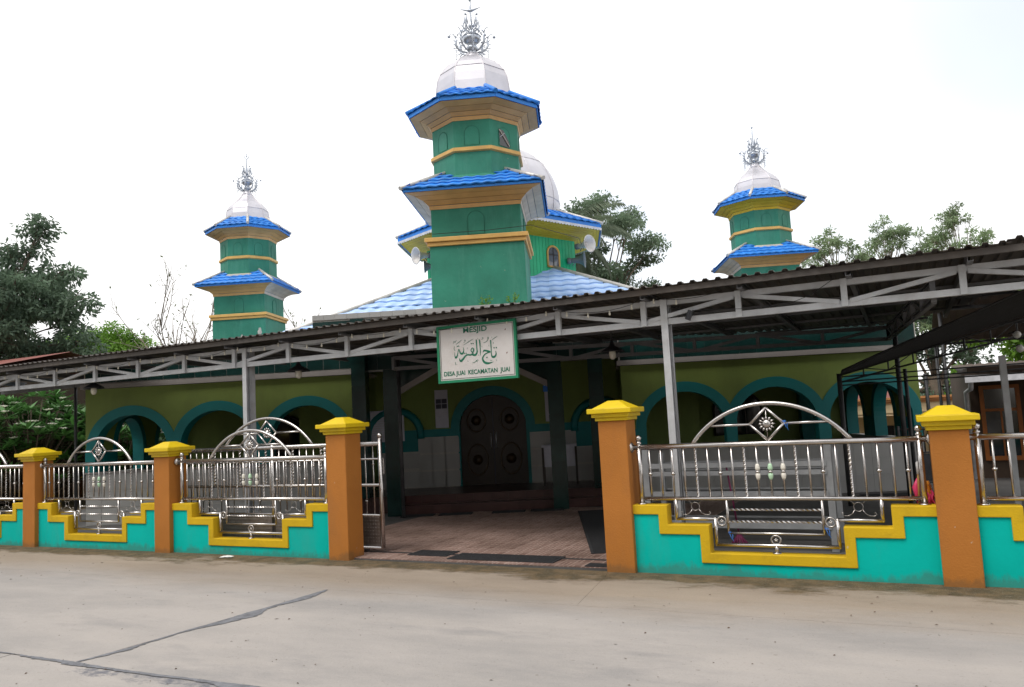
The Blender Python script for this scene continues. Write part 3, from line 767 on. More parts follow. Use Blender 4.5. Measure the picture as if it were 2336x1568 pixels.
# ------------------------------------------------------------------ steel canopy over the courtyard
def back_y(x, v=13.55):
    return (v + x * SPH) / CPH
def roof_z(x, y):
    yb = max(back_y(x), 9.6); return 2.905 - 0.10 * (y - 8.2) / 6.0
def canopy():
    t = thing('steel_canopy', 'grey steel canopy with corrugated roof and trusses over the mosque courtyard', 'canopy', (0, 0, 0))
    G = 'galvanised'
    TY = 8.5
    for x in (-14.82, -8.55, -2.285, 3.98):
        p = MB().channel((x, TY, -.02), (x, TY, 2.80), .075, .10, up=(0, -1, 0), t=.008)
        p.channel((x, TY + .09, -.02), (x, TY + .09, 2.80), .075, .07, up=(0, 1, 0), t=.006)
        c = p.build('column', G, t)
        MB().box(x - .12, x + .12, TY - .08, TY + .18, .0005, .012).build('base_plate', G, c)
    MB().tube([(-2.222, TY - .02, .2), (-2.222, TY - .02, 1.3), (-2.218, TY - .02, 2.7)], .008, 6).build('conduit', 'steel_shade', t)
    x0 = -16.6; x1 = 4.2
    tc = MB().channel((x0, TY, 2.762), (x1, TY, 2.768), .06, .062, t=.007, flip=-1)
    tr = tc.build('top_chord', G, t)
    bc = MB().channel((x0, TY, 2.555), (x1, TY, 2.548), .06, .066, t=.007, flip=-1).build('bottom_chord', G, t)
    vx = [-13.95 + 1.0395 * k for k in range(-2, 18)]
    vm = MB().channel((0, TY - .036, 2.518), (0, TY - .036, 2.80), .045, .060, up=(1, 0, 0), t=.006)
    vme = vm.mesh('strut', G)
    for k, x in enumerate(vx):
        put('strut', vme, t, (x, 0, 0))
        if k < len(vx) - 1:
            a, b = (x + .05, vx[k + 1] - .05)
            za, zb = (2.572, 2.742) if k % 2 else (2.742, 2.572)
            m = MB().channel((a, TY - .012, za), (b, TY - .012, zb), .05, .044, t=.005, flip=-1)
            m.build('diagonal', G, t)
        # rafter on top, reaching over the front edge
        yb = max(9.9, min(back_y(x), 15.3)) if x < -.2 else max(11.5, 14.9 - (x + .2) * 2.0)
        MB().channel((x + .06, 8.24, 2.835), (x + .06, yb - .05, 2.755), .05, .085, t=.006).build('rafter', 'steel_shade', t)
    # purlins
    for yy in (9.3, 10.4, 11.5, 12.6, 13.7):
        xa = max(-16.5, (yy * CPH - 13.6) / SPH + .25)
        if xa < 1.0:
            xb = min(1.4, -.15 + (14.9 - yy) / 2.0)
            MB().bar((xa, yy, roof_z(0, yy) - .035), (xb, yy, roof_z(0, yy) - .035), .05, .03).build('purlin', 'steel_shade', t)
    # rear truss in front of the mosque porch and side truss at the right end
    def truss(p, q, z0, z1, n, nm):
        p, q = Vector(p), Vector(q)
        P = lambda f, z: (p.x + (q.x - p.x) * f, p.y + (q.y - p.y) * f, z)
        MB().channel(P(0, z1), P(1, z1), .05, .06, t=.006, flip=-1).build('top_chord', 'steel_shade', t)
        MB().channel(P(0, z0), P(1, z0), .05, .06, t=.006, flip=-1).build('bottom_chord', 'steel_shade', t)
        for i in range(n + 1):
            MB().bar(P(i / n, z0 - .02), P(i / n, z1 + .02), .05, .05, up=(1, 0, 0)).build('strut', 'steel_shade', t)
            if i < n:
                MB().bar(P((i + .06) / n, z0 if i % 2 else z1), P((i + .94) / n, z1 if i % 2 else z0), .03, .05).build('diagonal', 'steel_shade', t)
    a, b = MF(-3.0, 13.0), MF(5.0, 12.7)
    truss(a, b, 2.50, 2.68, 8, 'rear_truss')
    truss((0.35, 8.6, 0), (b[0], b[1], 0), 2.50, 2.68, 6, 'side_truss')
    for (u, v) in ((-2.95, 13.1),):
        x, y, _ = MF(u, v); MB().tube([(x, y, 0), (x, y, 2.72)], .032, 8).build('rear_post', 'dark_steel', t)
    MB().tube([(-14.25, 9.75, -.02), (-14.25, 9.75, 2.75)], .028, 8).build('rear_post', 'dark_steel', t)
    MB().bar((-16.6, 9.75, 2.62), (-13.3, 9.75, 2.62), .05, .06).build('rear_beam', 'steel_shade', t)
    # front edge angle
    MB().box(x0, x1, 8.205, 8.213, 2.835, 2.895).box(x0, x1, 8.213, 8.25, 2.835, 2.842).build('edge_angle', 'canopy_sheet', t)
    # corrugated sheets
    W = .798; rb = W / 6
    prof = []
    for k in range(6):
        o = k * rb
        prof += [(o, 0), (o + rb * .45, 0), (o + rb * .56, .024), (o + rb * .84, .024), (o + rb * .95, 0)]
    prof.append((W + .03, 0.003))
    xs = x0; i = 0
    while xs < x1 - .1:
        yb0 = lambda x: max(9.75, min(back_y(x), 15.6)) if x < -.15 else max(11.6, 15.0 - (x + .15) * 2.0)
        mb = MB(); vs = []; rn = random.Random(100 + i)
        dy = rn.uniform(-.018, .012); dz = rn.uniform(-.004, .006) + (.03 if xs > .62 else 0)
        for (a, h) in prof:
            x = xs + a; yb = yb0(x)
            for y in (8.15 + dy, (8.15 + yb) / 2, yb):
                vs.append((x, y, roof_z(x, y) + h + dz))
            for y in (8.15 + dy, (8.15 + yb) / 2, yb):
                vs.append((x, y, roof_z(x, y) + h + dz - .0035))
        n = len(prof); fs = []
        for k in range(n - 1):
            o, p = 6 * k, 6 * k + 6
            fs += [(o, p, p + 1, o + 1), (o + 1, p + 1, p + 2, o + 2), (o + 3, o + 4, p + 4, p + 3), (o + 4, o + 5, p + 5, p + 4), (o, o + 3, p + 3, p), (o + 2, p + 2, p + 5, o + 5)]
        mb.add(vs, fs)
        mb.build('roof_sheet', 'canopy_sheet', t)
        xs += W; i += 1
    return t
canopy()

# string of lights along the front truss
def string_lights():
    t = thing('string_lights', 'string of small clear bulbs hanging along the front canopy truss', 'string lights', (0, 8.4, 0))
    pts = []; hooks = [-16, -13.95, -12.9, -11.87, -10.83, -9.79, -8.75, -7.71, -6.67, -5.63, -4.6, -3.55, -2.5, -1.5]
    for a, b in zip(hooks[:-1], hooks[1:]):
        for i in range(8):
            f = i / 8; pts.append((a + (b - a) * f, 0, 2.825 - .075 * 4 * f * (1 - f) - .02 * math.sin(a * 3)))
    MB().tube(pts, .0035, 5).build('wire', 'wire_black', t)
    bm = MB().lathe([(.004, 0), (.009, -.004), (.009, -.018), (.007, -.022), (.013, -.034), (.012, -.05), (.003, -.06)][::-1], 8).mesh('bulb', 'bulb')
    for i in range(1, len(pts) - 4, 2): put('bulb', bm, t, pts[i])
    # a loose end with empty sockets on the right
    MB().tube([(-.52, 0, 2.80), (-.75, -.01, 2.66), (-.95, -.01, 2.60)], .0035, 5).tube([(-.95, .005, 2.6), (-1.3, .0, 2.585), (-1.72, 0, 2.62), (-1.85, 0, 2.63)], .0035, 5).build('loose_wire', 'wire_black', t)
string_lights()
t = thing('floodlight', 'small dark floodlight box clamped under the truss right of the column', 'floodlight', (-1.98, 8.40, 2.585))
MB().bar((-.03, 0, -.05), (.015, 0, .05), .05, .045, up=(1, 0, 0)).build('housing', 'lamp_shade', t, bevel=.004)
MB().bar((-.055, 0, -.035), (-.012, 0, .06), .045, .006, up=(1, 0, 0)).build('lens', 'glass_dark', t)
MB().tube([(.02, 0, .05), (.1, 0, .045), (.25, .01, .0)], .004, 5).build('cable', 'wire_black', t)

# pendant lamps under the canopy
def pendant(x, y, z, label):
    t = thing('pendant_lamp', label, 'lamp', (x, y, z), 0, 'pendant lamps under the canopy')
    MB().lathe([(.02, .16), (.03, .12), (.045, .09), (.15, .03), (.175, 0), (.17, 0), (.145, .024), (.04, .08), (.02, .1)][::-1], 20).build('shade', 'lamp_shade', t)
    MB().lathe([(.03, .05), (.045, .02), (.05, -.03), (.045, -.07), (.025, -.10), (.004, -.105)][::-1], 14).build('bulb', 'bulb', t)
    MB().tube([(0, 0, .15), (0, 0, roof_z(x, y) - z)], .007, 6).build('stem', 'lamp_shade', t)
pendant(-12.35, 8.78, 2.44, 'black dome pendant lamp under the left end of the canopy')
pendant(-8.15, 9.15, 2.44, 'black dome pendant lamp right of the left canopy column')
pendant(-3.65, 10.6, 2.43, 'black dome pendant lamp between sign board and right column')

# ------------------------------------------------------------------ sign board
STROKES = [[(0.823,0.344,0.0053),(0.828,0.309,0.0147),(0.815,0.282,0.0214),(0.79,0.272,0.0254),(0.771,0.281,0.0201),(0.765,0.314,0.0107),(0.764,0.366,0.012),(0.763,0.425,0.0147),(0.762,0.483,0.016)],
[(0.645,0.341,0.004),(0.664,0.361,0.0201),(0.697,0.356,0.0214),(0.732,0.343,0.0254),(0.753,0.338,0.0227)],
[(0.732,0.334,0.012),(0.685,0.321,0.0134),(0.65,0.291,0.016),(0.64,0.257,0.0214),(0.662,0.219,0.0281),(0.701,0.203,0.0267),(0.744,0.205,0.0147),(0.787,0.215,0.0027)],
[(0.604,0.504,0.0147),(0.611,0.461,0.0174),(0.611,0.403,0.012),(0.612,0.344,0.0107),(0.609,0.302,0.0027)],
[(0.562,0.507,0.0147),(0.564,0.466,0.0174),(0.564,0.407,0.0134),(0.566,0.354,0.0187),(0.546,0.321,0.0254),(0.515,0.319,0.0227),(0.488,0.331,0.0174),(0.475,0.323,0.0187),(0.431,0.329,0.0174),(0.398,0.315,0.0187),(0.369,0.287,0.0227),(0.333,0.258,0.0254),(0.317,0.271,0.0174),(0.314,0.295,0.0053)],
[(0.506,0.412,0.008),(0.52,0.384,0.0187),(0.508,0.357,0.0147),(0.489,0.363,0.012),(0.483,0.386,0.012),(0.503,0.411,0.0094)],
[(0.506,0.359,0.0147),(0.507,0.329,0.0187)],
[(0.374,0.429,0.004),(0.377,0.387,0.0107),(0.369,0.36,0.0214),(0.347,0.347,0.0227),(0.327,0.362,0.0187),(0.319,0.386,0.012),(0.307,0.406,0.0094),(0.294,0.371,0.0107),(0.283,0.33,0.016),(0.261,0.307,0.0254),(0.248,0.327,0.0107),(0.244,0.375,0.0027)],
[(0.781,0.481,0.004),(0.82,0.504,0.0067),(0.857,0.521,0.0033)],
[(0.656,0.457,0.0027),(0.7,0.468,0.006),(0.724,0.489,0.006),(0.735,0.515,0.0053),(0.722,0.519,0.0047),(0.722,0.498,0.004)],
[(0.632,0.501,0.0027),(0.652,0.505,0.0053),(0.659,0.519,0.0067),(0.643,0.52,0.0053)],
[(0.378,0.453,0.0027),(0.446,0.485,0.0067),(0.522,0.519,0.0027)],
[(0.382,0.483,0.0027),(0.403,0.498,0.0053),(0.406,0.512,0.0067),(0.388,0.512,0.0053)],
[(0.27,0.471,0.0027),(0.311,0.494,0.0067),(0.357,0.521,0.0027)],
[(0.231,0.48,0.0027),(0.236,0.504,0.0053),(0.248,0.512,0.0053),(0.256,0.494,0.0053),(0.267,0.51,0.0053),(0.283,0.52,0.0033)],
[(0.493,0.222,0.0027),(0.533,0.233,0.006),(0.561,0.252,0.006),(0.58,0.253,0.0027)],
[(0.544,0.251,0.0033),(0.567,0.23,0.0053)],
[(0.254,0.255,0.0027),(0.252,0.226,0.0067),(0.266,0.223,0.0033)],
[(0.248,0.452,0.0027),(0.24,0.414,0.006),(0.257,0.393,0.0047)],
[(0.428,0.256,0.0033),(0.434,0.242,0.0053)],[(0.828,0.239,0.0033),(0.833,0.221,0.006)],
[(0.746,0.243,0.0027),(0.752,0.229,0.0047),(0.773,0.237,0.0027)],[(0.734,0.427,0.0027),(0.734,0.408,0.0053)],
[(0.636,0.424,0.0027),(0.638,0.406,0.0053)],[(0.431,0.418,0.0027),(0.435,0.401,0.0053)],
[(0.792,0.454,0.0027),(0.8,0.445,0.0053),(0.793,0.431,0.0027)],[(0.584,0.32,0.0027),(0.586,0.305,0.0047)],
[(0.582,0.526,0.0027),(0.583,0.508,0.004)],[(0.78,0.522,0.0027),(0.782,0.504,0.004)]]
DOTS = [(0.805,0.384,0.0174),(0.835,0.383,0.0174),(0.7,0.274,0.0187),(0.489,0.462,0.016),(0.516,0.461,0.016),(0.389,0.349,0.0147),(0.412,0.348,0.0147),(0.288,0.447,0.0147),(0.309,0.447,0.0147)]
def text_mesh(s, height, width, bold):
    cu = bpy.data.curves.new('t', 'FONT'); cu.body = s; cu.size = 1.0; cu.offset = bold; cu.extrude = 0.0
    o = bpy.data.objects.new('t', cu); COL.objects.link(o)
    bpy.context.view_layer.update()
    dg = bpy.context.evaluated_depsgraph_get()
    me = bpy.data.meshes.new_from_object(o.evaluated_get(dg))
    bpy.data.objects.remove(o)
    co = np.zeros(len(me.vertices) * 3); me.vertices.foreach_get('co', co); co = co.reshape(-1, 3)
    mn, mx = co.min(0), co.max(0)
    co[:, 0] = (co[:, 0] - mn[0]) / (mx[0] - mn[0]) * width
    zz = (co[:, 1] - mn[1]) / (mx[1] - mn[1]) * height
    co2 = np.stack([co[:, 0], np.zeros(len(co)), zz], 1)
    me.vertices.foreach_set('co', co2.ravel()); me.update()
    me.materials.clear(); me.materials.append(MATS['sign_ink'])
    return me
def sign_board():
    t = thing('sign_board', 'white name board with green border and green lettering hanging from the canopy', 'sign', (-5.2, 8.40, 2.055))
    MB().box(0, 1.11, 0, .02, 0, .71).build('board', 'sign_white', t)
    fr = MB(); w = .028
    fr.box(-.004, 1.114, -.012, .024, -.004, w).box(-.004, 1.114, -.012, .024, .71 - w, .714)
    fr.box(-.004, w, -.0118, .0238, w, .71 - w).box(1.11 - w, 1.114, -.0118, .0238, w, .71 - w)
    fr.build('frame', 'sign_green', t)
    ln = MB(); a, b, c, d, k = .042, 1.068, .042, .668, .0045
    ln.box(a, b, -.003, 0, c, c + k).box(a, b, -.003, 0, d, d + k).box(a, a + k, -.0028, 0, c, d).box(b - k, b, -.0028, 0, c, d)
    ln.build('border_line', 'sign_line', t)
    cal = MB()
    for st in STROKES:
        # smooth the stroke with a Catmull-Rom spline
        p = [st[0]] + st + [st[-1]]; q = []
        for i in range(1, len(p) - 2):
            for s in range(6):
                f = s / 6
                q.append(tuple(.5 * ((2 * p[i][c]) + (-p[i - 1][c] + p[i + 1][c]) * f + (2 * p[i - 1][c] - 5 * p[i][c] + 4 * p[i + 1][c] - p[i + 2][c]) * f * f + (-p[i - 1][c] + 3 * p[i][c] - 3 * p[i + 1][c] + p[i + 2][c]) * f ** 3) for c in range(3)))
        q.append(st[-1])
        vs = []
        for i in range(len(q)):
            a, b = q[max(0, i - 1)], q[min(len(q) - 1, i + 1)]
            dx, dz = b[0] - a[0], b[1] - a[1]; n = math.hypot(dx, dz) or 1
            w = max(.003, q[i][2]) / 2
            vs += [(q[i][0] - dz / n * w, -.003, q[i][1] + dx / n * w), (q[i][0] + dz / n * w, -.003, q[i][1] - dx / n * w)]
        cal.add(vs, [(2 * i, 2 * i + 1, 2 * i + 3, 2 * i + 2) for i in range(len(q) - 1)])
    for x, z, s in DOTS:
        h = s * .62; cal.add([(x - h, -.0035, z), (x, -.0035, z - h), (x + h, -.0035, z), (x, -.0035, z + h)], [(0, 1, 2, 3)])
    cal.build('calligraphy', 'sign_ink', t)
    me = text_mesh('MESJID', .085, .335, .022); put('lettering', me, t, (.382, -.003, .583))
    me = text_mesh('DESA JUAI  KECAMATAN  JUAI', .074, .925, .022); put('lettering', me, t, (.079, -.003, .066))
    rs = MB()
    for x, z in ((.968, .595), (.975, .31)):
        rs.add([(x - .008, -.003, z - .012), (x + .006, -.003, z - .006), (x + .010, -.003, z + .012), (x - .004, -.003, z + .004)], [(0, 1, 2, 3)])
    rs.build('rust_spot', 'rust', t)
    for x in (.15, .95): MB().tube([(x, .01, .71), (x, .06, .74)], .004, 5).build('hanger', 'steel_shade', t)
sign_board()

# ------------------------------------------------------------------ tile helpers
def roof_tile_mesh(w, l, name, m, amp=.016, lip=.022):
    """one pressed pan: wavy across, dropping at its lower end; origin at lower middle, +Y up the slope"""
    mb = MB(); n = 6; vs = []
    for i in range(n + 1):
        x = -w / 2 + w * i / n; h = amp * (0.5 - 0.5 * math.cos(2 * math.pi * (i / n + .12)))
        vs += [(x, 0, h), (x, 0, h + lip), (x, l * 1.04, h + .003)]
    fs = []
    for i in range(n):
        o, p = 3 * i, 3 * i + 3
        fs += [(o, p, p + 1, o + 1), (o + 1, p + 1, p + 2, o + 2)]
    mb.add(vs, fs)
    mb.sm = [False, True] * n
    return mb.mesh(name, m)

def tile_slope(parent, me, w, l, p_eave, dir_u, dir_s, half0, half1, length, lift=.004, cull=None, name='roof_tile'):
    """tiles on a trapezoid: centre of eave p_eave, unit dir_u along eave, unit dir_s up slope; half widths at eave and top"""
    p_eave, U, Sd = Vector(p_eave), Vector(dir_u), Vector(dir_s)
    N = U.cross(Sd).normalized()
    rot = Matrix((U, Sd, N)).transposed().to_euler()
    rows = max(1, int(round(length / l)))
    for j in range(rows):
        s0 = j * length / rows
        hw = half0 + (half1 - half0) * (s0 / length)
        cnt = max(1, int((2 * hw) / w + .25))
        for i in range(cnt):
            x = (i - (cnt - 1) / 2) * w
            if cull and cull(x, s0): continue
            o = put(name, me, parent, p_eave + U * x + Sd * s0 + N * lift)
            o.rotation_euler = rot

def panel_tiles(parent, me, x0, x1, z0, z1, y, sx, sz, name, skip=None):
    nx = max(1, int(round((x1 - x0) / sx))); nz = max(1, int(round((z1 - z0) / sz)))
    for i in range(nx):
        for j in range(nz):
            cx, cz = x0 + (i + .5) * (x1 - x0) / nx, z0 + (j + .5) * (z1 - z0) / nz
            if skip and skip(cx, cz): continue
            put(name, me, parent, (cx, y, cz))
def flat_tile(sx, sz, t, name, m, gap=.006):
    return MB().box(-sx / 2 + gap / 2, sx / 2 - gap / 2, -t, 0, -sz / 2 + gap / 2, sz / 2 - gap / 2).mesh(name, m)

def finial(parent, z, s, top, seed=1):
    m = 'finial_metal'
    MB().lathe([(r * s, z + h * s) for r, h in ((.12, -.03), (.10, .0), (.06, .03), (.10, .07), (.125, .12), (.10, .17), (.055, .20), (.12, .23), (.18, .28), (.19, .34), (.15, .40), (.07, .44), (.035, .48), (.03, .55), (.055, .58), (.06, .61), (.03, .66), (.022, .72), (.02, 1.0), (.018, 1.25))], 16).build('vase', m, parent)
    MB().lathe([(.19 * s, z + .36 * s), (.205 * s, z + .37 * s), (.19 * s, z + .38 * s)], 8).build('collar', m, parent)
    rn = random.Random(seed)
    for k in range(8):
        a = 2 * math.pi * k / 8 + .2; c, d = math.cos(a), math.sin(a)
        P = lambda r, h: (r * s * c, r * s * d, z + h * s)
        b = MB()
        b.tube([P(.10, .03), P(.20, .05), P(.29, .11), P(.34, .20), P(.32, .29), P(.35, .36)], [.016 * s, .02 * s, .018 * s, .03 * s, .02 * s, .01 * s], 6)
        for r, h, dr, dh in ((.2, .05, .06, -.06), (.27, .09, .07, -.04), (.32, .2, .09, .02), (.33, .26, .07, .06), (.24, .07, -.02, .09), (.31, .36, .07, .05), (.3, .4, -.06, .08), (.22, .42, -.05, .09), (.16, .47, -.03, .09)):
            b.tube([P(r, h), P(r + dr, h + dh)], [.016 * s, .004 * s], 5)
        b.tube([P(.05, .50), P(.13, .53), P(.17, .60), P(.15, .68), P(.17, .74)], [.012 * s, .014 * s, .018 * s, .010 * s, .004 * s], 5)
        for r, h, dr, dh in ((.13, .53, .05, -.04), (.17, .6, .06, .03), (.16, .66, -.05, .05), (.19, .45, .04, .05), (.36, .12, .06, -.01)):
            b.tube([P(r, h), P(r + dr, h + dh)], [.014 * s, .003 * s], 5)
        b.tube([P(.33, .33), P(.37, .42), P(.42, .44), P(.46, .40)], [.01 * s, .009 * s, .009 * s, .006 * s], 5)
        if k % 2 == 0: b.sphere(P(.47, .375), .035 * s, 8, 6)
        b.tube([P(.10, .62), P(.13, .72), P(.12, .80), P(.145, .83)], [.01 * s, .016 * s, .008 * s, .004 * s], 5)
        if k % 2: b.sphere(P(.165, .81), .026 * s, 8, 6)
        b.build('bracket', m, parent)
        h = MB().tube([P(.335, .18), P(.335, -.10)], .004 * s, 5)
        for q in range(5):
            zz = .12 - .045 * q
            h.tube([P(.31, zz), P(.36, zz)], .006 * s, 5)
        h.sphere(P(.335, -.115), .015 * s, 6, 4)
        h.build('hanging_chain', m, parent)
    if top == 'ball':
        mb = MB().tube([(-.21 * s, 0, z + .99 * s), (-.06 * s, 0, z + .955 * s), (0, 0, z + .94 * s), (.06 * s, 0, z + .955 * s), (.21 * s, 0, z + 1.0 * s)], [.006 * s, .025 * s, .04 * s, .025 * s, .006 * s], 8)
        mb.build('crossbar', m, parent)
        MB().sphere((0, 0, z + 1.24 * s), .07 * s, 12, 8).build('ball', m, parent)
    elif top == 'moon':
        MB().tube([(.075 * s * math.cos(a), 0, z + 1.16 * s + .075 * s * math.sin(a)) for a in lin(R(115), R(425), 22)], [.004 * s + .014 * s * math.sin(math.pi * i / 21) for i in range(22)], 8).build('crescent', m, parent)
        MB().sphere((0, 0, z + 1.17 * s), .03 * s, 8, 6).build('star_ball', m, parent)
    else:
        MB().sphere((0, 0, z + 1.22 * s), .035 * s, 10, 6).build('ball', m, parent)
        MB().sphere((0, 0, z + 1.12 * s), .022 * s, 10, 6).build('ball', m, parent)

def ngon_tier(parent, n, phase, soff, eave_r, z_eave, top_r, z_top, tile_me, tw, tl, mats, seed, faces=None):
    """flared soffit boards, blue fascia, tiled frustum roof and hip caps. soff: profile [(apothem, z)]"""
    for k in range(n):
        a = phase + 2 * math.pi * k / n
        N = Vector((math.cos(a), math.sin(a), 0)); U = Vector((-math.sin(a), math.cos(a), 0))
        tn = math.tan(math.pi / n)
        m = mats[k % len(mats)] if isinstance(mats, list) else mats
        for i in range(len(soff) - 1):
            (r0, z0), (r1, z1) = soff[i], soff[i + 1]
            g = .004
            q = []
            for (r, z) in ((r0, z0), (r1, z1)):
                q.append((N * r - U * (r * tn), z)); q.append((N * r + U * (r * tn), z))
            mb = MB(); T = .012
            dz = -T * (r1 - r0); dr = T * (z1 - z0); ln = math.hypot(r1 - r0, z1 - z0)
            off = -N * (dr / ln) + Vector((0, 0, -dz / ln))
            pts = [Vector((p.x, p.y, z)) for p, z in q]
            sl = (pts[2] - pts[0]) * (g / ln)
            pts = [pts[0] + sl, pts[1] + sl, pts[2] - sl, pts[3] - sl]
            mb.add(pts + [p + off for p in pts], [(0, 2, 3, 1), (4, 5, 7, 6), (0, 1, 5, 4), (2, 6, 7, 3), (0, 4, 6, 2), (1, 3, 7, 5)])
            mb.build('soffit_board', m, parent)
        # fascia
        h = eave_r * tn; zb = soff[-1][1]
        f0 = N * (eave_r - .012); f1 = N * (eave_r + .012)
        mb = MB()
        mb.add([f0 - U * h + Vector((0, 0, zb + .008)), f0 + U * h + Vector((0, 0, zb + .008)), f1 + U * h + Vector((0, 0, zb + .008)), f1 - U * h + Vector((0, 0, zb + .008)),
                f0 - U * h + Vector((0, 0, z_eave)), f0 + U * h + Vector((0, 0, z_eave)), f1 + U * h + Vector((0, 0, z_eave)), f1 - U * h + Vector((0, 0, z_eave))],
               [(0, 1, 2, 3), (4, 7, 6, 5), (0, 4, 5, 1), (2, 6, 7, 3), (1, 5, 6, 2), (0, 3, 7, 4)])
        mb.build('fascia', 'roof_blue', parent)
        Sd = Vector((-N.x * (eave_r - top_r), -N.y * (eave_r - top_r), z_top - z_eave)); ln = Sd.length; Sd.normalize()
        if faces is None or k in faces:
            tile_slope(parent, tile_me, tw, tl, N * (eave_r + .02) + Vector((0, 0, z_eave)) - Sd * .02, U, Sd, eave_r * tn, top_r * tn, ln)
        # hip cap
        b = a + math.pi / n; c = math.cos(math.pi / n)
        H = Vector((math.cos(b), math.sin(b), 0))
        p0 = H * ((eave_r + .05) / c) + Vector((0, 0, z_eave + .015)); p1 = H * (top_r / c) + Vector((0, 0, z_top + .035))
        MB().tube([p0, p0 + (p1 - p0) * .5 + Vector((0, 0, .004)), p1], [.045, .042, .045], 6).build('hip_cap', 'flashing' if seed != 1 or n == 4 else 'roof_blue', parent)
    # deck under the tiles
    MB().lathe([(eave_r - .01, z_eave - .004), (eave_r, z_eave), (top_r, z_top), (top_r - .05, z_top)], n, phase=phase + math.pi / n, smooth=False, circ=True).build('roof_deck', 'roof_blue', parent)

def arch_outline(hw, z0, zs, za, n=12):
    pts = [(-hw, z0)] + [(-hw * math.cos(math.pi * i / n), zs + (za - zs) * math.sin(math.pi * i / n)) for i in range(n + 1)] + [(hw, z0)]
    return pts

def minaret(u, v, label, sw=1.0, top='ball', seed=1, patches=(), sh=1.0):
    """u, v: centre of the shaft; sw widens the plan"""
    x, y, _ = MF(u, v)
    t = thing('minaret', label, 'minaret', (x, y, 0), PH, 'green minarets with blue tiled tiers')
    t.scale = (sw, sw, sh)
    G = 'tower_green'
    a = .89
    MB().box(-a, a, -a, a, 3.3 if seed == 1 else 0, 4.85).build('lower_shaft', G, t, bevel=.012)
    MB().box(-.935, .935, -.935, .935, 4.84, 4.915).build('band', 'band_cream', t, bevel=.012)
    MB().box(-.975, .975, -.975, .975, 4.917, 5.0).build('band', 'band_cream', t, bevel=.012)
    b = .85
    MB().box(-b, b, -b, b, 5.0, 5.62).build('upper_shaft', G, t, bevel=.012)
    niche = MB().prism(arch_outline(.155, 5.04, 5.34, 5.48)[::-1], -.010, 0, XZ).mesh('blind_arch', G)
    nout = MB().tube([(p, -.009, q) for p, q in arch_outline(.155, 5.04, 5.34, 5.48)], .006, 5).mesh('arch_groove', 'tower_groove')
    for k in range(4):
        an = k * math.pi / 2
        w = put('blind_arch', niche, t, (b * math.sin(an), -b * math.cos(an), 0), an)
        put('arch_groove', nout, w)
    ti = roof_tile_mesh(.215, .20, 'roof_tile', 'roof_blue', .016, .024)
    ngon_tier(t, 4, -math.pi / 2, [(.862, 5.55), (.88, 5.63), (.97, 5.71), (1.10, 5.77), (1.26, 5.80)], 1.275, 5.86, .58, 6.30, ti, .215, .20,
              ['soffit_orange', 'soffit_grey', 'soffit_orange', 'soffit_grey'], seed)
    # mortar upstand where the octagon leaves the roof
    MB().lathe([(.93, 6.05), (.90, 6.16), (.845, 6.20)], 8, phase=math.pi / 8, smooth=False, circ=True).build('mortar_flashing', 'plaster_bare' if seed != 1 else G, t)
    o = .84
    MB().lathe([(o, 5.95), (o, 7.32)], 8, phase=math.pi / 8, smooth=False, circ=True).build('octagon_shaft', G, t, bevel=.01)
    MB().lathe([(o + .005, 6.635), (o + .045, 6.655), (o + .045, 6.72), (o + .005, 6.735)], 8, phase=math.pi / 8, smooth=False, circ=True).build('band', 'band_cream', t)
    o8 = MB().tube([(p, -.007, q) for p, q in arch_outline(.14, 6.77, 7.0, 7.14)], .005, 5).mesh('arch_groove', 'tower_groove')
    n8 = MB().prism(arch_outline(.14, 6.77, 7.0, 7.14)[::-1], -.008, 0, XZ).mesh('blind_arch', G)
    for k in range(8):
        an = k * math.pi / 4
        w = put('blind_arch', n8, t, (o * math.sin(an), -o * math.cos(an), 0), an)
        put('arch_groove', o8, w)
        if seed == 1 and k == 1:
            hole = MB().prism([(-.12, 6.775), (.12, 6.755), (.12, 6.86), (.04, 7.0), (-.02, 7.08), (-.13, 7.1)][::-1], -.0125, -.009, XZ).build('broken_window', 'glass_dark', w)
            MB().bar((-.13, -.016, 7.08), (.11, -.016, 6.78), .008, .035, up=(0, -1, 0)).build('broken_slat', 'soffit_grey', w)
            MB().bar((-.12, -.016, 6.93), (-.02, -.016, 7.02), .008, .06, up=(0, -1, 0)).build('broken_slat', 'lace_white', w)
    t8 = roof_tile_mesh(.20, .17, 'roof_tile', 'roof_blue', .015, .02)
    ngon_tier(t, 8, -math.pi / 2, [(.85, 7.25), (.865, 7.33), (.94, 7.40), (1.06, 7.46), (1.24, 7.50)], 1.255, 7.585, .72, 7.93, t8, .20, .175,
              'soffit_orange' if seed != 3 else 'soffit_gold', seed)
    prof = [(.74, 7.86), (.735, 7.95), (.725, 8.12), (.70, 8.30), (.645, 8.45), (.56, 8.58), (.45, 8.69), (.32, 8.78), (.20, 8.84), (.13, 8.89), (.12, 8.94)]
    if seed != 1:
        prof = [(.66, 7.86), (.655, 7.95), (.65, 8.10), (.62, 8.26), (.55, 8.38), (.45, 8.48), (.34, 8.57), (.25, 8.66), (.18, 8.75), (.13, 8.82), (.11, 8.86)]
    d = MB().lathe(prof, 8, phase=math.pi / 8, smooth=False, circ=True).build('dome', 'dome_metal', t)
    c = math.cos(math.pi / 8)
    for k in range(8):
        an = math.pi / 8 + k * math.pi / 4
        MB().tube([(r / c * math.cos(an), r / c * math.sin(an), z) for r, z in prof], .011, 5).build('dome_seam', 'dome_seam', d)
    rr, zz = prof[4 if seed == 1 else 3]
    MB().tube([(rr / c * math.cos(math.pi / 8 + k * math.pi / 4) * 1.006, rr / c * math.sin(math.pi / 8 + k * math.pi / 4) * 1.006, zz) for k in range(8)], .008, 4, closed=True).build('dome_seam', 'dome_seam', d)
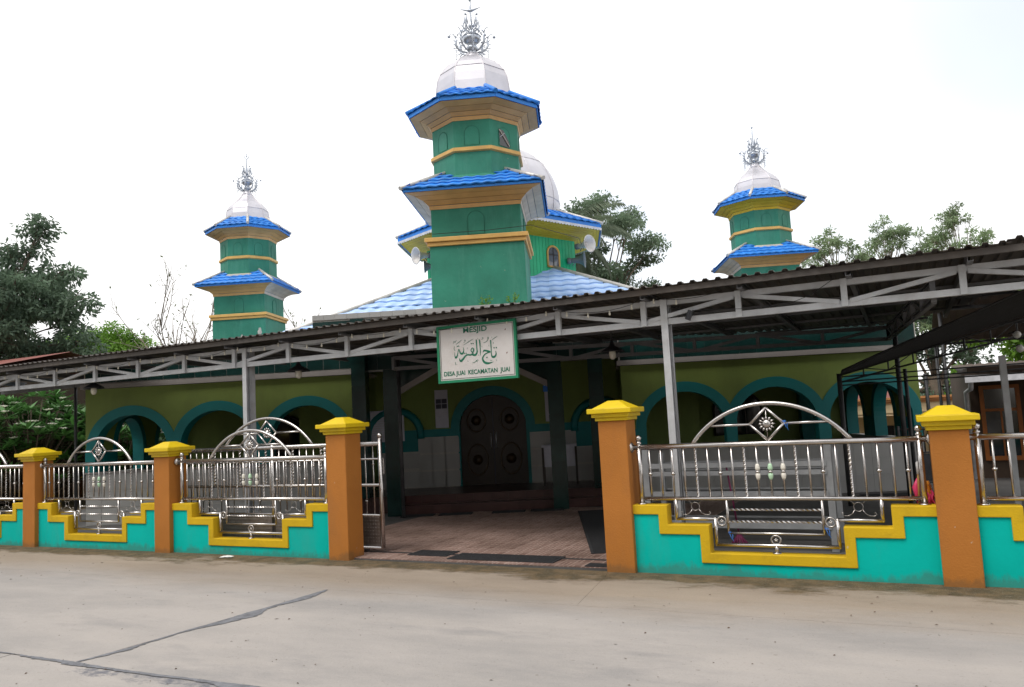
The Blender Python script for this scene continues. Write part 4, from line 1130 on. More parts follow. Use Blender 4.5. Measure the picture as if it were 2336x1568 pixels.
    MB().lathe([(.20 if seed == 1 else .18, prof[-3][1]), (.15, prof[-2][1] + .01), (.125, prof[-1][1] + .02)], 16).build('dome_neck', 'dome_metal', t)
    finial(t, prof[-1][1] + .02, .98 if seed == 1 else .96, top, seed)
    for (px, pz, pr) in patches:
        rn = random.Random(int(px * 100 + 500)); mb = MB(); m = 12
        pts = [(px + pr * math.cos(6.283 * i / m) * rn.uniform(.5, 1.1), -a - .003, pz + pr * 1.5 * math.sin(6.283 * i / m) * rn.uniform(.6, 1.1)) for i in range(m)]
        mb.add(pts, [tuple(range(m))]); mb.build('bare_plaster_patch', 'plaster_bare', t)
    return t
minaret(-1.635, 15.19, 'tallest-looking green minaret in the middle, rising above the entrance', 1.0, 'ball', 1)
minaret(-9.62, 22.8, 'left green minaret with crescent finial, beside the bare tree', .90, 'moon', 2, patches=((.1, 4.25, .09), (.70, 4.45, .09), (-.8, 4.2, .06)))
minaret(5.95, 23.9, 'right green minaret with golden upper soffit, half hidden by the canopy', .985, 'rod', 3, sh=1.0)

# ------------------------------------------------------------------ mosque
U0, V0 = -1.6, 13.9
def mosque():
    x, y, _ = MF(U0, V0)
    t = thing('mosque', 'lime green mosque with teal arches, blue tiled roof and big silver dome', 'mosque', (x, y, 0), PH)
    wt = flat_tile(.30, .30, .008, 'white_tile', 'white_tile')
    dt = flat_tile(.30, .30, .008, 'dark_tile', 'dark_tile')
    def arch_row(x0, x1, cs, hw, zs, za, zsill, ztop, y0, y1, f3, bw=.175, lime='lime_wall'):
        xs = []; p = (cs[1] - cs[0]) if len(cs) > 1 else 2 * hw + .3
        xs = sorted(set(lin(x0, x1, 12) + [round(c + d, 4) for c in cs for d in [s * k for s in (-1, 1) for k in [hw + .001] + [hw * math.cos(a) for a in lin(0, math.pi / 2, 12)] + [(hw + bw) * math.cos(a) for a in lin(0, math.pi / 2, 12)] + [p / 2]] if x0 <= c + d <= x1]))
        def ell(x, a, b):
            return zs + b * math.sqrt(max(0, 1 - (x / a) ** 2)) if abs(x) <= a else None
        lo, mid, base = [], [], []
        for xx in xs:
            c = min(cs, key=lambda q: abs(xx - q)); d = xx - c
            zi = ell(d, hw, za - zs); zo = ell(d, hw + bw, za - zs + bw)
            lo.append(zi if (zi is not None and abs(d) < hw) else zsill)
            mid.append(zo if zo is not None else zs * .0 + max(zsill + .02, zs - .0))
        w = MB().strip(xs, [m - .015 for m in mid], [ztop] * len(xs), y0, y1, f3).build('wall', lime, t)
        MB().strip(xs, lo, mid, y0 - .014, y1 + .014, f3).build('arch_band', 'arch_teal', t)
        return w
    # wings: (x0, x1, arch centres, z shift)
    for side, (xa, xb, cs, dz) in enumerate(((-7.45, -2.30, (-6.57, -4.93, -3.25), .06), (2.45, 7.50, (3.52, 5.08, 6.66), -.06))):
        arch_row(xa, xb, cs, .69, 1.32 + dz, 1.93 + dz, .90 + dz * .6, 2.44 + dz, 0, .22, XZ)
        dado = MB().box(xa, xb, .006, .214, -.02, .90 + dz * .6).build('dado_wall', 'grout', t)
        panel_tiles(dado, wt, xa, xb, 0.0, .90 + dz * .6, .004, .30, .30, 'white_tile')
        MB().box(xa - .02, xb + .02, -.02, .236, .905 + dz * .6, .935 + dz * .6).build('sill', 'trim_white', t)
        MB().box(xa - .06, xb + .06, -.07, .29, 2.445 + dz, 2.53 + dz).build('cornice', 'trim_white', t)
        par = MB().box(xa - .02, xb + .02, -.01, .24, 2.535 + dz, (2.86 if side == 0 else 3.12) + dz).build('parapet', 'grout', t)
        panel_tiles(par, dt, xa, xb, 2.54 + dz, (2.86 if side == 0 else 3.12) + dz, -.012, .30, .29, 'dark_tile')
        MB().box(xa - .06, xb + .06, -.06, .29, (2.865 if side == 0 else 3.125) + dz, (2.90 if side == 0 else 3.20) + dz).build('parapet_cap', 'trim_white', t)
        # back wall of the verandah, with dark windows
        bk = MB().box(xa, xb, 3.30, 3.50, -.02, 2.5 + dz).build('wall', 'lime_wall', t)
        for c in (cs[1], cs[2] if side == 0 else cs[0]):
            wi = MB().prism(arch_outline(.48, .95, 1.5, 1.85)[::-1], 3.255, 3.295, XZ).build('window', 'glass_dark', t, (c, 0, 0))
            MB().tube([(p, 3.245, q) for p, q in arch_outline(.50, .95, 1.5, 1.87)], .025, 6).build('frame', 'wood_door', wi)
            for k in (-.16, .16): MB().box(k - .012, k + .012, 3.235, 3.25, .96, 1.8).build('bar', 'wood_door', wi)
        MB().box(xa, xb, .2, 3.3, 2.46 + dz, 2.50 + dz).build('verandah_ceiling', 'soffit_grey', t)
        MB().box(xa, xb, .2, 3.3, -.02, .06).build('verandah_floor', 'white_tile', t)
        # end wall with two narrow arches
        xe = xa if side == 0 else xb - .2
        arch_row(.24, 3.30, (1.12, 2.62), .46, 1.30 + dz, 1.90 + dz, .90 + dz * .6, 2.44 + dz, xe, xe + .2, YZ, .12)
        MB().box(xe, xe + .2, .24, 3.30, -.02, .90 + dz * .6).build('dado_wall', 'white_tile', t)
        # pillar on the verandah, patterned blue
        MB().box((xb - 1.15) if side else (xa + 3.0), (xb - .9) if side else (xa + 3.22), 3.05, 3.25, 0, 2.4).build('verandah_pier', 'arch_teal', t)
        # low tiled wing roof
        zr = 2.90 if side == 0 else 3.16
        mb = MB()
        mb.add([(xa - .1, .3, zr + dz), (xb + .1, .3, zr + dz), (xb - (1.2 if side else -.1), 3.2, zr + .45 + dz), (xa + (1.2 if not side else -.1), 3.2, zr + .45 + dz), (xb - (1.2 if side else -.1), 7.5, zr + .45), (xa + (1.2 if not side else -.1), 7.5, zr + .45), (xa - .1, 7.5, zr - .06), (xb + .1, 7.5, zr - .06)],
               [(0, 1, 2, 3), (3, 2, 4, 5), (0, 3, 5, 6), (1, 7, 4, 2)])
        mb.build('wing_roof', 'roof_blue_sheen', t)
        MB().box(xa, xb, 3.5, 7.4, -.02, zr - .12).build('wing_block', 'lime_wall', t)
    # porch: platform, steps, columns
    pl = MB().box(-2.42, 2.52, .0, 1.6, -.02, .285).build('platform', 'step_tile', t)
    stt = flat_tile(.30, .15, .008, 'step_tile', 'step_tile')
    panel_tiles(pl, stt, -2.42, 2.52, .14, .285, -.001, .30, .15, 'riser_tile')
    st = MB().box(-1.5, 2.0, -.34, -.001, -.02, .14).build('step', 'step_tile', t)
    panel_tiles(st, stt, -1.5, 2.0, .0, .14, -.342, .30, .14, 'riser_tile')
    ct = MB().box(-.127, .127, -.127, .127, 0, .392).mesh('column_tile', 'dark_tile')
    for cx, cy, z0, z1 in ((-2.23, -.02, .285, 3.5), (-1.56, -.42, .0, 2.52), (1.29, -.42, .0, 2.52), (2.0, -.02, .285, 3.5)):
        col = MB().box(-.118, .118, -.118, .118, z0, z1).build('column', 'dark_tile', t, (cx, cy, 0))
        z = z0
        while z + .39 < z1:
            put('column_tile', ct, col, (0, 0, z)); z += .40
    # gable fascia between the front columns
    for sx in (-1, 1):
        MB().bar((sx * 1.42 - .13, -.45, 2.06), (-.13, -.45, 2.80), .04, .10).build('gable_board', 'trim_white', t)
    gp = MB().prism([(-1.55, 2.12), (-.13, 2.85), (1.29, 2.12), (1.29, 2.95), (-1.55, 2.95)][::-1], -.42, -.40, XZ).build('gable_panel', 'dark_tile', t)
    MB().box(-2.40, 2.42, -.40, 1.5, 2.955, 2.985).build('added_porch_ceiling', 'steel_shade', t)  # ceiling added to keep light bounced off the canopy out of the porch
    # porch parapet
    par = MB().box(-3.12, 3.12, .10, .30, 2.54, 3.53).build('porch_parapet', 'grout', t)
    panel_tiles(par, dt, -3.12, 3.12, 2.55, 3.52, .098, .30, .32, 'dark_tile')
    cap = MB().box(-3.12, 3.12, .08, .34, 3.53, 3.545).build('parapet_cap', 'grout', t)
    cm = MB().box(-.106, .106, -.006, .27, -.005, .088).mesh('cap_tile', 'white_tile')
    for i in range(29): put('cap_tile', cm, cap, (-3.01 + i * .215, .075, 3.545))
    MB().box(-3.1, 3.1, .30, 1.3, 3.40, 3.46).build('porch_roof', 'flashing', t)
    # entrance wall
    yE = 1.5
    arch_row(-2.35, 2.45, (-.02,), .66, 1.42, 2.04, .285, 3.0, yE, yE + .2, XZ)
    MB().box(-2.35, -.86, yE - .03, yE - .016, 1.28, 1.42).box(.84, 2.45, yE - .03, yE - .016, 1.28, 1.42).build('teal_band', 'arch_teal', t)
    for (a, b, z1, z2) in ((-2.30, -1.5, .285, 1.0), (-1.5, -.72, .285, 1.27), (.70, 1.6, .285, 1.27), (1.6, 2.45, .285, .95)):
        d = MB().box(a, b, yE - .022, yE - .0165, z1, z2).build('dado_wall', 'grout', t)
        panel_tiles(d, wt, a, b, z1, z2, yE - .0225, .30, .30, 'white_tile')
    for cx in (-1.98, 2.1):
        MB().tube([(cx + p, yE - .025, q) for p, q in arch_outline(.52, 1.25, 1.35, 1.82)], .075, 6).build('blind_arch_band', 'arch_teal', t)
    # door leaves with carved ovals
    door = MB().prism(arch_outline(.655, .287, 1.42, 2.035, 16)[::-1], yE + .05, yE + .10, XZ).build('door', 'wood_door', t, (-.02, 0, 0))
    for sx in (-1, 1):
        for (zc, rz_, rx_) in ((.78, .30, .20), (1.55, .22, .18)):
            MB().tube([(sx * .33 + rx_ * math.cos(a), yE + .045, zc + rz_ * math.sin(a)) for a in lin(0, 5.984, 20)], .018, 6, closed=True).build('carved_oval', 'wood_carved', door)
            MB().lathe([(.001, .0), (.06, -.01), (.10, -.012), (.001, -.02)][::-1], 12, (sx * .33, yE + .045, zc), axis=(0, 1, 0)).build('carved_boss', 'wood_carved', door)
        MB().tube([(sx * .05, yE + .03, 1.0), (sx * .05, yE + .02, 1.15), (sx * .05, yE + .03, 1.3)], .01, 6).build('handle', 'alu', door)
    MB().box(-.008, .008, yE + .044, yE + .049, .29, 2.0).build('door_gap', 'print_ink', door)
    # notices
    # ---- hall roof: hip roof around the drum
    vc = 5.9                                    # drum centre, 5.9 m behind the facade
    sl = .53
    zd = lambda d: 5.05 - sl * (d - 1.3)
    E0, E1 = 4.35, 1.25
    mb = MB()
    e = [(-E0, -E0), (E0, -E0), (E0, E0), (-E0, E0)]; k = [(-E1, -E1), (E1, -E1), (E1, E1), (-E1, E1)]
    mb.add([(a, vc + b, zd(E0)) for a, b in e] + [(a, vc + b, zd(E1)) for a, b in k], [(0, 1, 5, 4), (1, 2, 6, 5), (2, 3, 7, 6), (3, 0, 4, 7)])
    roof = mb.build('roof', 'roof_blue_sheen', t)
    tm = roof_tile_mesh(.30, .34, 'roof_tile', 'roof_blue_sheen', .022, .03)
    Sd = Vector((0, 1, sl)); ln = (E0 - E1) * Sd.length; Sd.normalize()
    tile_slope(roof, tm, .30, .34, (0, vc - E0, zd(E0)), (1, 0, 0), Sd, E0, E1, ln, lift=.006, cull=lambda xx, s: abs(xx) < .55 and s < 2.2)
    for sx in (-1, 1):
        p0 = Vector((sx * E0, vc - E0, zd(E0) + .03)); p1 = Vector((sx * E1, vc - E1, zd(E1) + .035))
        MB().tube([p0, (p0 + p1) / 2, p1], [.06, .055, .06], 6).build('hip_cap', 'flashing', roof)
    MB().box(-E0 + .3, E0 - .3, vc - E0 + .3, vc + E0 - .3, 0, zd(E0) + .1).build('hall_block', 'lime_wall', t)
    # ---- drum
    a = 1.83
    drum = MB().lathe([(a - .012, 4.2), (a - .012, 5.86)], 8, (0, vc, 0), math.pi / 8, False, circ=True).build('drum', 'drum_green', t)
    side = 2 * a * math.tan(math.pi / 8); nb = 14
    bm = MB().box(-side / nb / 2 + .004, side / nb / 2 - .004, -.016, .004, 4.3, 5.85).mesh('board', 'drum_green')
    for q in (-2, -1, 0, 1, 2):
        an = q * math.pi / 4
        for i in range(nb):
            s = (i - (nb - 1) / 2) * side / nb
            put('board', bm, drum, (a * math.sin(an) + s * math.cos(an), vc - a * math.cos(an) + s * math.sin(an), 0), an)
    for q in (-1, 1):
        an = q * math.pi / 4
        w = MB().prism(arch_outline(.17, 5.12, 5.42, 5.58)[::-1], -.030, -.018, XZ).build('window', 'glass_grey', t, (a * math.sin(an), vc - a * math.cos(an), 0), an)
        MB().tube([(p, -.03, z) for p, z in arch_outline(.19, 5.10, 5.42, 5.60)] + [(-.19, -.03, 5.10)], .026, 6).build('frame', 'band_cream', w)
        MB().box(-.008, .008, -.038, -.031, 5.12, 5.56).box(-.15, .15, -.038, -.031, 5.38, 5.395).build('mullion', 'wood_door', w)
    # eave of the drum
    eave = bpy.data.objects.new('drum_eave', None); COL.objects.link(eave); eave.parent = t; eave.location = (0, vc, 0)
    t8 = roof_tile_mesh(.24, .24, 'roof_tile', 'roof_blue', .018, .024)
    ngon_tier(eave, 8, -math.pi / 2, [(1.84, 5.80)] + [(1.84 + .64 * i / 8, 5.80 + .22 * i / 8) for i in range(1, 9)], 2.50, 6.12, 1.45, 6.62, t8, .24, .24, 'soffit_gold', 2, faces=(0, 1, 7))
    for q in range(8):
        an = q * math.pi / 4; h = 2.515 * math.tan(math.pi / 8); n = 44
        xs = lin(-h, h, n)
        MB().strip(xs, [5.955 + (.028 if i % 2 else 0) for i in range(n)], [6.03] * n, -2.522, -2.515, XZ).build('lace_trim', 'lace_white', eave, (0, 0, 0), an)
    # ---- big dome
    rD, zD = 1.54, 7.02
    dome = MB().lathe([(rD * math.cos(b), zD + rD * math.sin(b)) for b in lin(R(-34), R(88), 22)], 40, (0, vc, 0)).build('dome', 'dome_metal', t)
    for q in range(12):
        an = 2 * math.pi * q / 12 + .1
        MB().tube([(rD * 1.001 * math.cos(b) * math.cos(an), vc + rD * 1.001 * math.cos(b) * math.sin(an), zD + rD * 1.001 * math.sin(b)) for b in lin(R(-30), R(88), 18)], .007, 4).build('dome_seam', 'dome_seam', dome)
    for b in (R(-2), R(38)):
        MB().tube([(rD * 1.001 * math.cos(b) * math.cos(c), vc + rD * 1.001 * math.cos(b) * math.sin(c), zD + rD * 1.001 * math.sin(b)) for c in lin(0, 6.152, 48)], .007, 4, closed=True).build('dome_seam', 'dome_seam', dome)
    MB().lathe([(.16, zD + rD - .02), (.12, zD + rD + .05), (.05, zD + rD + .1), (.12, zD + rD + .22), (.03, zD + rD + .4), (.02, zD + rD + .7)], 12, (0, vc, 0)).build('dome_finial', 'finial_metal', t)
    return t
mosque()

def facade_thing(name, label, cat, u, v, z, group=None):
    return thing(name, label, cat, MF(u, v, z), PH, group)
# papers, board and table by the entrance
for nm, lab, u, v, z, w, h, ink in (('wall_notice', 'tall narrow pale notice on the wall left of the entrance door', -2.62, 15.375, 1.44, .26, .75, 1),
                                    ('wall_notice', 'narrow pale notice with blue heading right of the entrance door', -.42, 15.375, 1.46, .30, .72, 2)):
    t = facade_thing(nm, lab, 'notice', u, v, z)
    MB().box(-w / 2, w / 2, -.008, 0, 0, h).build('sheet', 'paper', t)
    if ink == 1:
        for i in (0, 1):
            for j in (0, 1): MB().box(-.11 + i * .115, -.005 + i * .115, -.0105, -.008, .48 - j * .1, .57 - j * .1).build('print', 'print_ink', t)
    else: MB().box(-.17, .17, -.0105, -.008, .58, .70).build('heading', 'blue_string', t)
t = facade_thing('bulletin_board', 'pale bulletin board on the wall behind the left porch columns', 'board', -3.72, 15.36, 1.22)
MB().box(-.34, .34, -.02, 0, 0, .62).build('panel', 'paper', t)
for i in range(12): MB().box(-.31, .31, -.022, -.0201, .04 + i * .046, .046 + i * .046).build('line', 'grout', t)
t = facade_thing('side_table', 'small pale wooden table standing right of the entrance door', 'table', -.35, 14.75, .286)
MB().box(-.30, .35, -.18, .18, .70, .74).build('top', 'paper', t)
MB().box(-.27, .32, -.15, -.13, .34, .70).build('apron', 'paper', t)
for sx in (-.28, .33):
    for sy in (-.16, .16): MB().box(sx - .02, sx + .02, sy - .02, sy + .02, 0, .70).build('leg', 'wood_door', t)
t = facade_thing('paper_cup', 'white paper package on the small table by the door', 'package', -.28, 14.72, 1.027)
MB().lathe([(.035, 0), (.045, .12), (.04, .13)], 12).build('body', 'paper', t)
MB().sphere((0, 0, .14), .04, 8, 6, .5).build('lid', 'paper', t)

# loudspeakers on the drum
def horn(u, v, z, d, r, ln, m, label):
    x, y, _ = MF(u, v)
    t = thing('horn_loudspeaker', label, 'loudspeaker', (x, y, z), PH, 'horn loudspeakers on the drum')
    D = Vector(d).normalized()
    prof = [(.05, -ln), (.06, -ln * .9), (r * .34, -ln * .6), (r * .45, -ln * .4), (r * .62, -ln * .2), (r * .85, -.05 * ln), (r, 0), (r * .98, .008), (r * .82, -.04 * ln), (r * .58, -ln * .2), (r * .3, -ln * .5), (.01, -ln * .55)]
    MB().lathe(prof[::-1], 24, axis=D).build('horn', m, t)
    MB().lathe([(.055, -ln - .10), (.075, -ln - .09), (.075, -ln - .01), (.055, -ln)], 14, axis=D).build('driver', 'horn_grey', t)
    MB().lathe([(.001, -.25 * ln), (r * .18, -.3 * ln), (r * .2, -.5 * ln)][::-1], 14, axis=D).build('reflex_cone', m, t)
    MB().tube([tuple(-D * ln * .6), tuple(-D * ln * .9 + Vector((0, 0, -.12)))], .012, 6).build('bracket', 'horn_grey', t)
horn(.60, 18.45, 5.60, (.85, -.75, .0), .215, .34, 'horn_white', 'white round horn loudspeaker under the right eave of the drum')
horn(.46, 18.75, 5.28, (.95, -.15, .0), .20, .32, 'horn_grey', 'grey horn loudspeaker hanging below the white one on the right')
horn(-3.60, 18.4, 5.58, (-.8, -.7, -.12), .215, .34, 'horn_white', 'white horn loudspeaker under the left eave of the drum')
horn(-3.45, 18.7, 5.36, (-.95, -.1, 0), .17, .28, 'horn_grey', 'dark horn loudspeaker at the left edge of the middle minaret')
# thin cable in front of the minaret
tag(MB().tube([MF(-2.53, 14.27, 5.08), MF(-2.4, 14.25, 5.07), MF(-1.4, 14.15, 5.05), MF(-.6, 14.2, 5.1), MF(.3, 16, 5.2), MF(.45, 18.2, 5.4)], .006, 5).build('speaker_cable', 'wire_black'),
    'thin black cable running across the middle minaret to the drum', 'cable')

# ------------------------------------------------------------------ mats, frame, tools in the courtyard
def floor_mat(x0, x1, y0, y1, label, rz=0.0, cat='mat'):
    cx, cy = (x0 + x1) / 2, (y0 + y1) / 2; a, b = (x1 - x0) / 2, (y1 - y0) / 2
    t = thing('floor_mat', label, cat, (cx, cy, .001), rz, 'black rubber floor mats')
    MB().box(-a, a, -b, b, 0, .010).build('base', 'rubber_mat', t, bevel=.003)
    rb = MB()
    n = max(6, int(2 * b / .03))
    for i in range(n): rb.box(-a + .03, a - .03, -b + .02 + (2 * b - .05) * i / n, -b + .033 + (2 * b - .05) * i / n, .010, .014)
    rb.build('ribs', 'rubber_mat', t)
floor_mat(-5.5, -4.95, 7.98, 8.30, 'small black rubber mat inside the gate, left of the long one')
floor_mat(-4.86, -3.52, 7.84, 8.20, 'long black rubber mat lying just inside the gate opening')
floor_mat(-3.12, -2.84, 7.74, 7.90, 'black mat scrap at the foot of the right gate pillar')
floor_mat(-3.95 - .18, -3.95 + .5, 8.4, 12.3, 'long dark runner mat leading to the porch along the right of the gate', R(24))
for k, (u, lab) in enumerate(((-2.75, 'leftmost'), (-2.1, 'second from left'), (-1.2, 'third from left'), (-.55, 'rightmost'))):
    x, y, _ = MF(u, 13.3)
    floor_mat(x - .28, x + .28, y - .14, y + .14, 'black doormat at the foot of the porch step, ' + lab + ' of four', PH)
x, y, _ = MF(5.0, 13.3)
floor_mat(x - .4, x + .4, y - .2, y + .2, 'black mat on the floor before the right arcade wall', PH)

t = thing('crowd_barrier', 'grey steel frame barrier standing behind the right fence panel', 'barrier', (-2.77, 9.0, 0))
for x in (0.0, 2.0):
    MB().channel((x, 0, 0), (x, 0, 1.12), .07, .085, up=(0, -1, 0), t=.006).build('post', 'steel_frame', t)
    MB().channel((x + .03, .55, 0), (x + .03, .55, 1.05), .06, .06, up=(0, -1, 0), t=.006).build('post', 'steel_frame', t)
for z, h in ((.93, .055), (.84, .05), (.60, .07), (.27, .07)):
    MB().channel((.04, -.03, z), (1.98, -.03, z), .05, h, t=.005, flip=-1).build('rail', 'steel_frame', t)
    MB().channel((.04, .57, z - .02), (1.98, .57, z - .02), .05, h, t=.005).build('rail', 'steel_frame', t)
t = thing('mop', 'dark purple mop handle leaning against the steel frame', 'mop', (-1.82, 9.2, 0))
MB().tube([(.0, .1, .12), (-.02, -.24, .95)], .011, 8).build('handle', 'purple_stick', t)
mh = MB()
for i in range(14):
    a = 6.283 * i / 14; mh.tube([(0, .1, .14), (.04 * math.cos(a), .1 + .04 * math.sin(a), .07), (.09 * math.cos(a), .1 + .09 * math.sin(a), .008)], .011, 5)
mh.build('mop_head', 'purple_stick', t)

t = thing('broom', 'broom with yellow and pink bristles and white handle end beside the right pillar', 'broom', (0, 7.865, 0))
MB().tube([(.045, .0, .60), (.055, 0, .80), (.062, -.005, .96)], .010, 8).build('handle', 'bamboo', t)
MB().tube([(.062, -.005, .90), (.064, -.006, 1.0), (.064, -.006, 1.012)], [.015, .018, .008], 10).build('handle_end', 'white_plastic', t)
MB().tube([(.045, .02, .62), (.03, .02, .78), (.05, .02, .86)], [.012, .03, .008], 8).build('dust_cloth', 'pink_plastic', t)
rn = random.Random(3)
for m, n, cx, cz in (('orange_plastic', 70, .112, .80), ('pink_plastic', 110, .135, .715)):
    b = MB()
    for i in range(n):
        p = Vector((cx + rn.uniform(-.022, .022), rn.uniform(-.03, .03), cz + rn.uniform(-.03, .045)))
        q = p + Vector((rn.uniform(-.008, .03), rn.uniform(-.015, .015), -rn.uniform(.03, .075)))
        b.tube([p, q], [.005, .0035], 4)
    b.build('bristles', m, t)

for (x, z, lab) in ((-1.02, 1.41, 'tied to the diamond of the right fence arch'), (-1.60, .37, 'tied to the left lower bar of the right fence panel'), (-.73, .42, 'tied at the right lower ring of the right fence panel')):
    s = MB().tube([(.016 * math.cos(a), .016 * math.sin(a), .0 + .001 * i) for i, a in enumerate(lin(0, 12, 16))], .0022, 5)
    s.tube([(.02, 0, .0), (.028, -.015, -.02), (.024, -.018, -.05), (.036, -.02, -.075)], .0022, 5).tube([(.0, -.02, .0), (.012, -.025, -.03), (.016, -.025, -.05)], .0022, 5)
    o = s.build('blue_string', 'blue_string', None, (x, 7.745, z)); tag(o, 'short blue plastic string ' + lab, 'string', 'blue strings on the railing')

t = thing('litter_paper', 'crumpled white paper on the concrete before the left fence wall', 'litter', (-7.96, 7.50, -.012), .3)
rn = random.Random(9); mb = MB()
n, m = 9, 5
vs = [((i / (n - 1) - .5) * .17, (j / (m - 1) - .5) * .09, .004 + .03 * rn.random() * math.sin(math.pi * i / (n - 1)) * math.sin(math.pi * (j + .5) / m)) for i in range(n) for j in range(m)]
mb.add(vs, [(i * m + j, (i + 1) * m + j, (i + 1) * m + j + 1, i * m + j + 1) for i in range(n - 1) for j in range(m - 1)])
mb.build('sheet', 'white_plastic', t)

# ------------------------------------------------------------------ shade-net shelter on the right
def shelter():
    t = thing('net_shelter', 'black shade net stretched over a dark steel truss shelter on the right', 'shelter', (0, 0, 0))
    D = 'dark_steel'
    for x, y, h in ((-.84, 12.85, 1.98), (-.03, 13.16, 2.75), (3.6, 13.6, 3.2)):
        MB().tube([(x, y, 0), (x, y, h)], .036, 8).build('post', D, t)
    MB().tube([(.06, 13.25, 0), (.06, 13.25, 2.0)], .028, 8).build('post', D, t)
    a, b = Vector((-.84, 12.85, 1.95)), Vector((3.6, 13.6, 3.12))
    top = MB().tube([a, b], .018, 6).build('top_chord', D, t)
    a2, b2 = Vector((-.84, 12.85, 1.845)), Vector((3.6, 13.6, 2.80))
    MB().tube([a2, b2], .016, 6).build('bottom_chord', D, t)
    for z0, z1 in ((1.80, 1.86), (1.855, 1.92), (1.93, 2.0)):
        MB().tube([(-.84, 12.87, z0), (3.6, 13.62, z1)], .012, 6).build('tie_bar', D, t)
    n = 13
    for i in range(1, n):
        f = i / n; MB().tube([a + (b - a) * f, a2 + (b2 - a2) * f], .012, 6).build('strut', D, t)
        g = (i + 1) / n
        if i < n - 1: MB().tube([(a + (b - a) * f) if i % 2 else (a2 + (b2 - a2) * f), (a2 + (b2 - a2) * g) if i % 2 else (a + (b - a) * g)], .008, 5).build('brace', D, t)
    c, d = Vector((-.68, 11.0, 1.94)), Vector((3.3, 10.5, 3.50))
    mb = MB(); vs = []; nu, nv = 24, 10
    for i in range(nu + 1):
        for j in range(nv + 1):
            f, g = i / nu, j / nv
            p = (a + (b - a) * f) * (1 - g) + (c + (d - c) * f) * g
            sag = -.03 * math.sin(math.pi * g) * (0.3 + f) - .012 * math.sin(9 * f + 4 * g)
            vs.append((p.x, p.y, p.z + sag + .02))
    mb.add(vs, [(i * (nv + 1) + j, (i + 1) * (nv + 1) + j, (i + 1) * (nv + 1) + j + 1, i * (nv + 1) + j + 1) for i in range(nu) for j in range(nv)], True)
    o = mb.build('shade_net', 'shade_net', t)
    s = o.modifiers.new('solid', 'SOLIDIFY'); s.thickness = .006
    MB().tube([c, d], .014, 6).build('front_cord', D, t)
    for (x, y, z) in ((1.42, 12.2, 2.32), (1.40, 11.9, 2.12)):
        l = MB().lathe([(.02, .05), (.04, .03), (.05, 0), (.035, -.035), (.004, -.05)][::-1], 12, (x, y, z)).build('bulb', 'white_plastic', t)
        MB().tube([(x - .1, y, z + .02), (x, y, z + .05)], .01, 6).build('bulb_arm', D, l)
shelter()
t = thing('steel_post', 'grey galvanised post of the side shelter near the right picture edge', 'post', (1.12, 11.2, 0))
MB().channel((0, 0, 0), (0, 0, 2.02), .07, .09, up=(0, -1, 0), t=.006).build('post', 'galvanised', t)
MB().box(-.1, .1, -.1, .1, 0, .012).build('base_plate', 'galvanised', t)

t = thing('small_gate', 'small black barred gate beside the right corner of the mosque', 'gate', (-.12, 15.0, 0), R(12))
for z, r in ((1.02, .02), (.62, .014), (.12, .018)): MB().tube([(0, 0, z), (.62, 0, z)], r, 8).build('rail', 'dark_steel', t)
for x in (0, .62): MB().tube([(x, 0, 0), (x, 0, 1.08)], .024, 8).build('post', 'dark_steel', t)
for i in range(7): MB().tube([(.08 + i * .078, 0, .62), (.08 + i * .078, 0, 1.02)], .009, 6).build('bar', 'dark_steel', t)
MB().box(.03, .59, -.004, .004, .14, .60).build('sheet', 'dark_steel', t)

# ------------------------------------------------------------------ neighbouring houses
def corrugated(name, m, parent, x0, x1, y0, y1, z0, z1, pitch=.19, amp=.02):
    """sheet roof sloping from (y0,z0) to (y1,z1), ribs running up the slope, built as separate sheets"""
    W = pitch * 5; x = x0
    while x < x1 - .01:
        xe = min(x + W, x1); n = max(2, int(round((xe - x) / pitch)) * 4); mb = MB(); vs = []
        for i in range(n + 1):
            xx = x + (xe - x) * i / n; h = amp * (.5 + .5 * math.cos(2 * math.pi * (xx - x0) / pitch))
            vs += [(xx, y0, z0 + h), (xx, y1, z1 + h), (xx, y0, z0 + h - .006), (xx, y1, z1 + h - .006)]
        fs = []
        for i in range(n):
            o, p = 4 * i, 4 * i + 4
            fs += [(o, p, p + 1, o + 1), (o + 2, o + 3, p + 3, p + 2), (o, o + 2, p + 2, p), (o + 1, p + 1, p + 3, o + 3)]
        mb.add(vs, fs); mb.build(name, m, parent); x = xe

t = thing('cream_house', 'cream house with brown cornice and red roof seen right of the mosque corner', 'house', MF(6.4, 24.0, -1.76), PH)
MB().box(0, 5.0, 1.2, 7.0, 0, 2.75).build('wall', 'house_cream', t)
MB().box(-.2, 5.05, 0, 1.4, 2.86, 3.14).build('parapet', 'house_cream', t)
MB().box(-.26, 5.11, -.06, 1.44, 3.14, 3.19).build('cornice', 'house_cornice', t)
MB().box(-.32, 5.17, -.12, 1.48, 3.19, 3.25).build('cornice', 'house_cornice', t)
MB().box(-.38, 5.23, -.18, 1.52, 3.25, 3.31).build('cornice', 'house_cornice', t)
MB().box(-.15, 5.0, .05, 1.2, 2.80, 2.86).build('porch_slab', 'house_cream', t)
for x in (1.3, 2.6, 4.4):
    w = MB().box(x, x + .85, 1.15, 1.19, .1, 2.45).build('window', 'glass_dark', t)
    for k in (0, .40, .80): MB().box(x + k, x + k + .05, 1.11, 1.148, .1, 2.45).build('frame', 'alu', w)
    MB().box(x, x + .85, 1.105, 1.148, 1.3, 1.36).build('frame', 'alu', w)
for x in (.2, 4.8): MB().box(x - .12, x + .12, .1, .34, 0, 2.80).build('porch_column', 'house_cream', t)
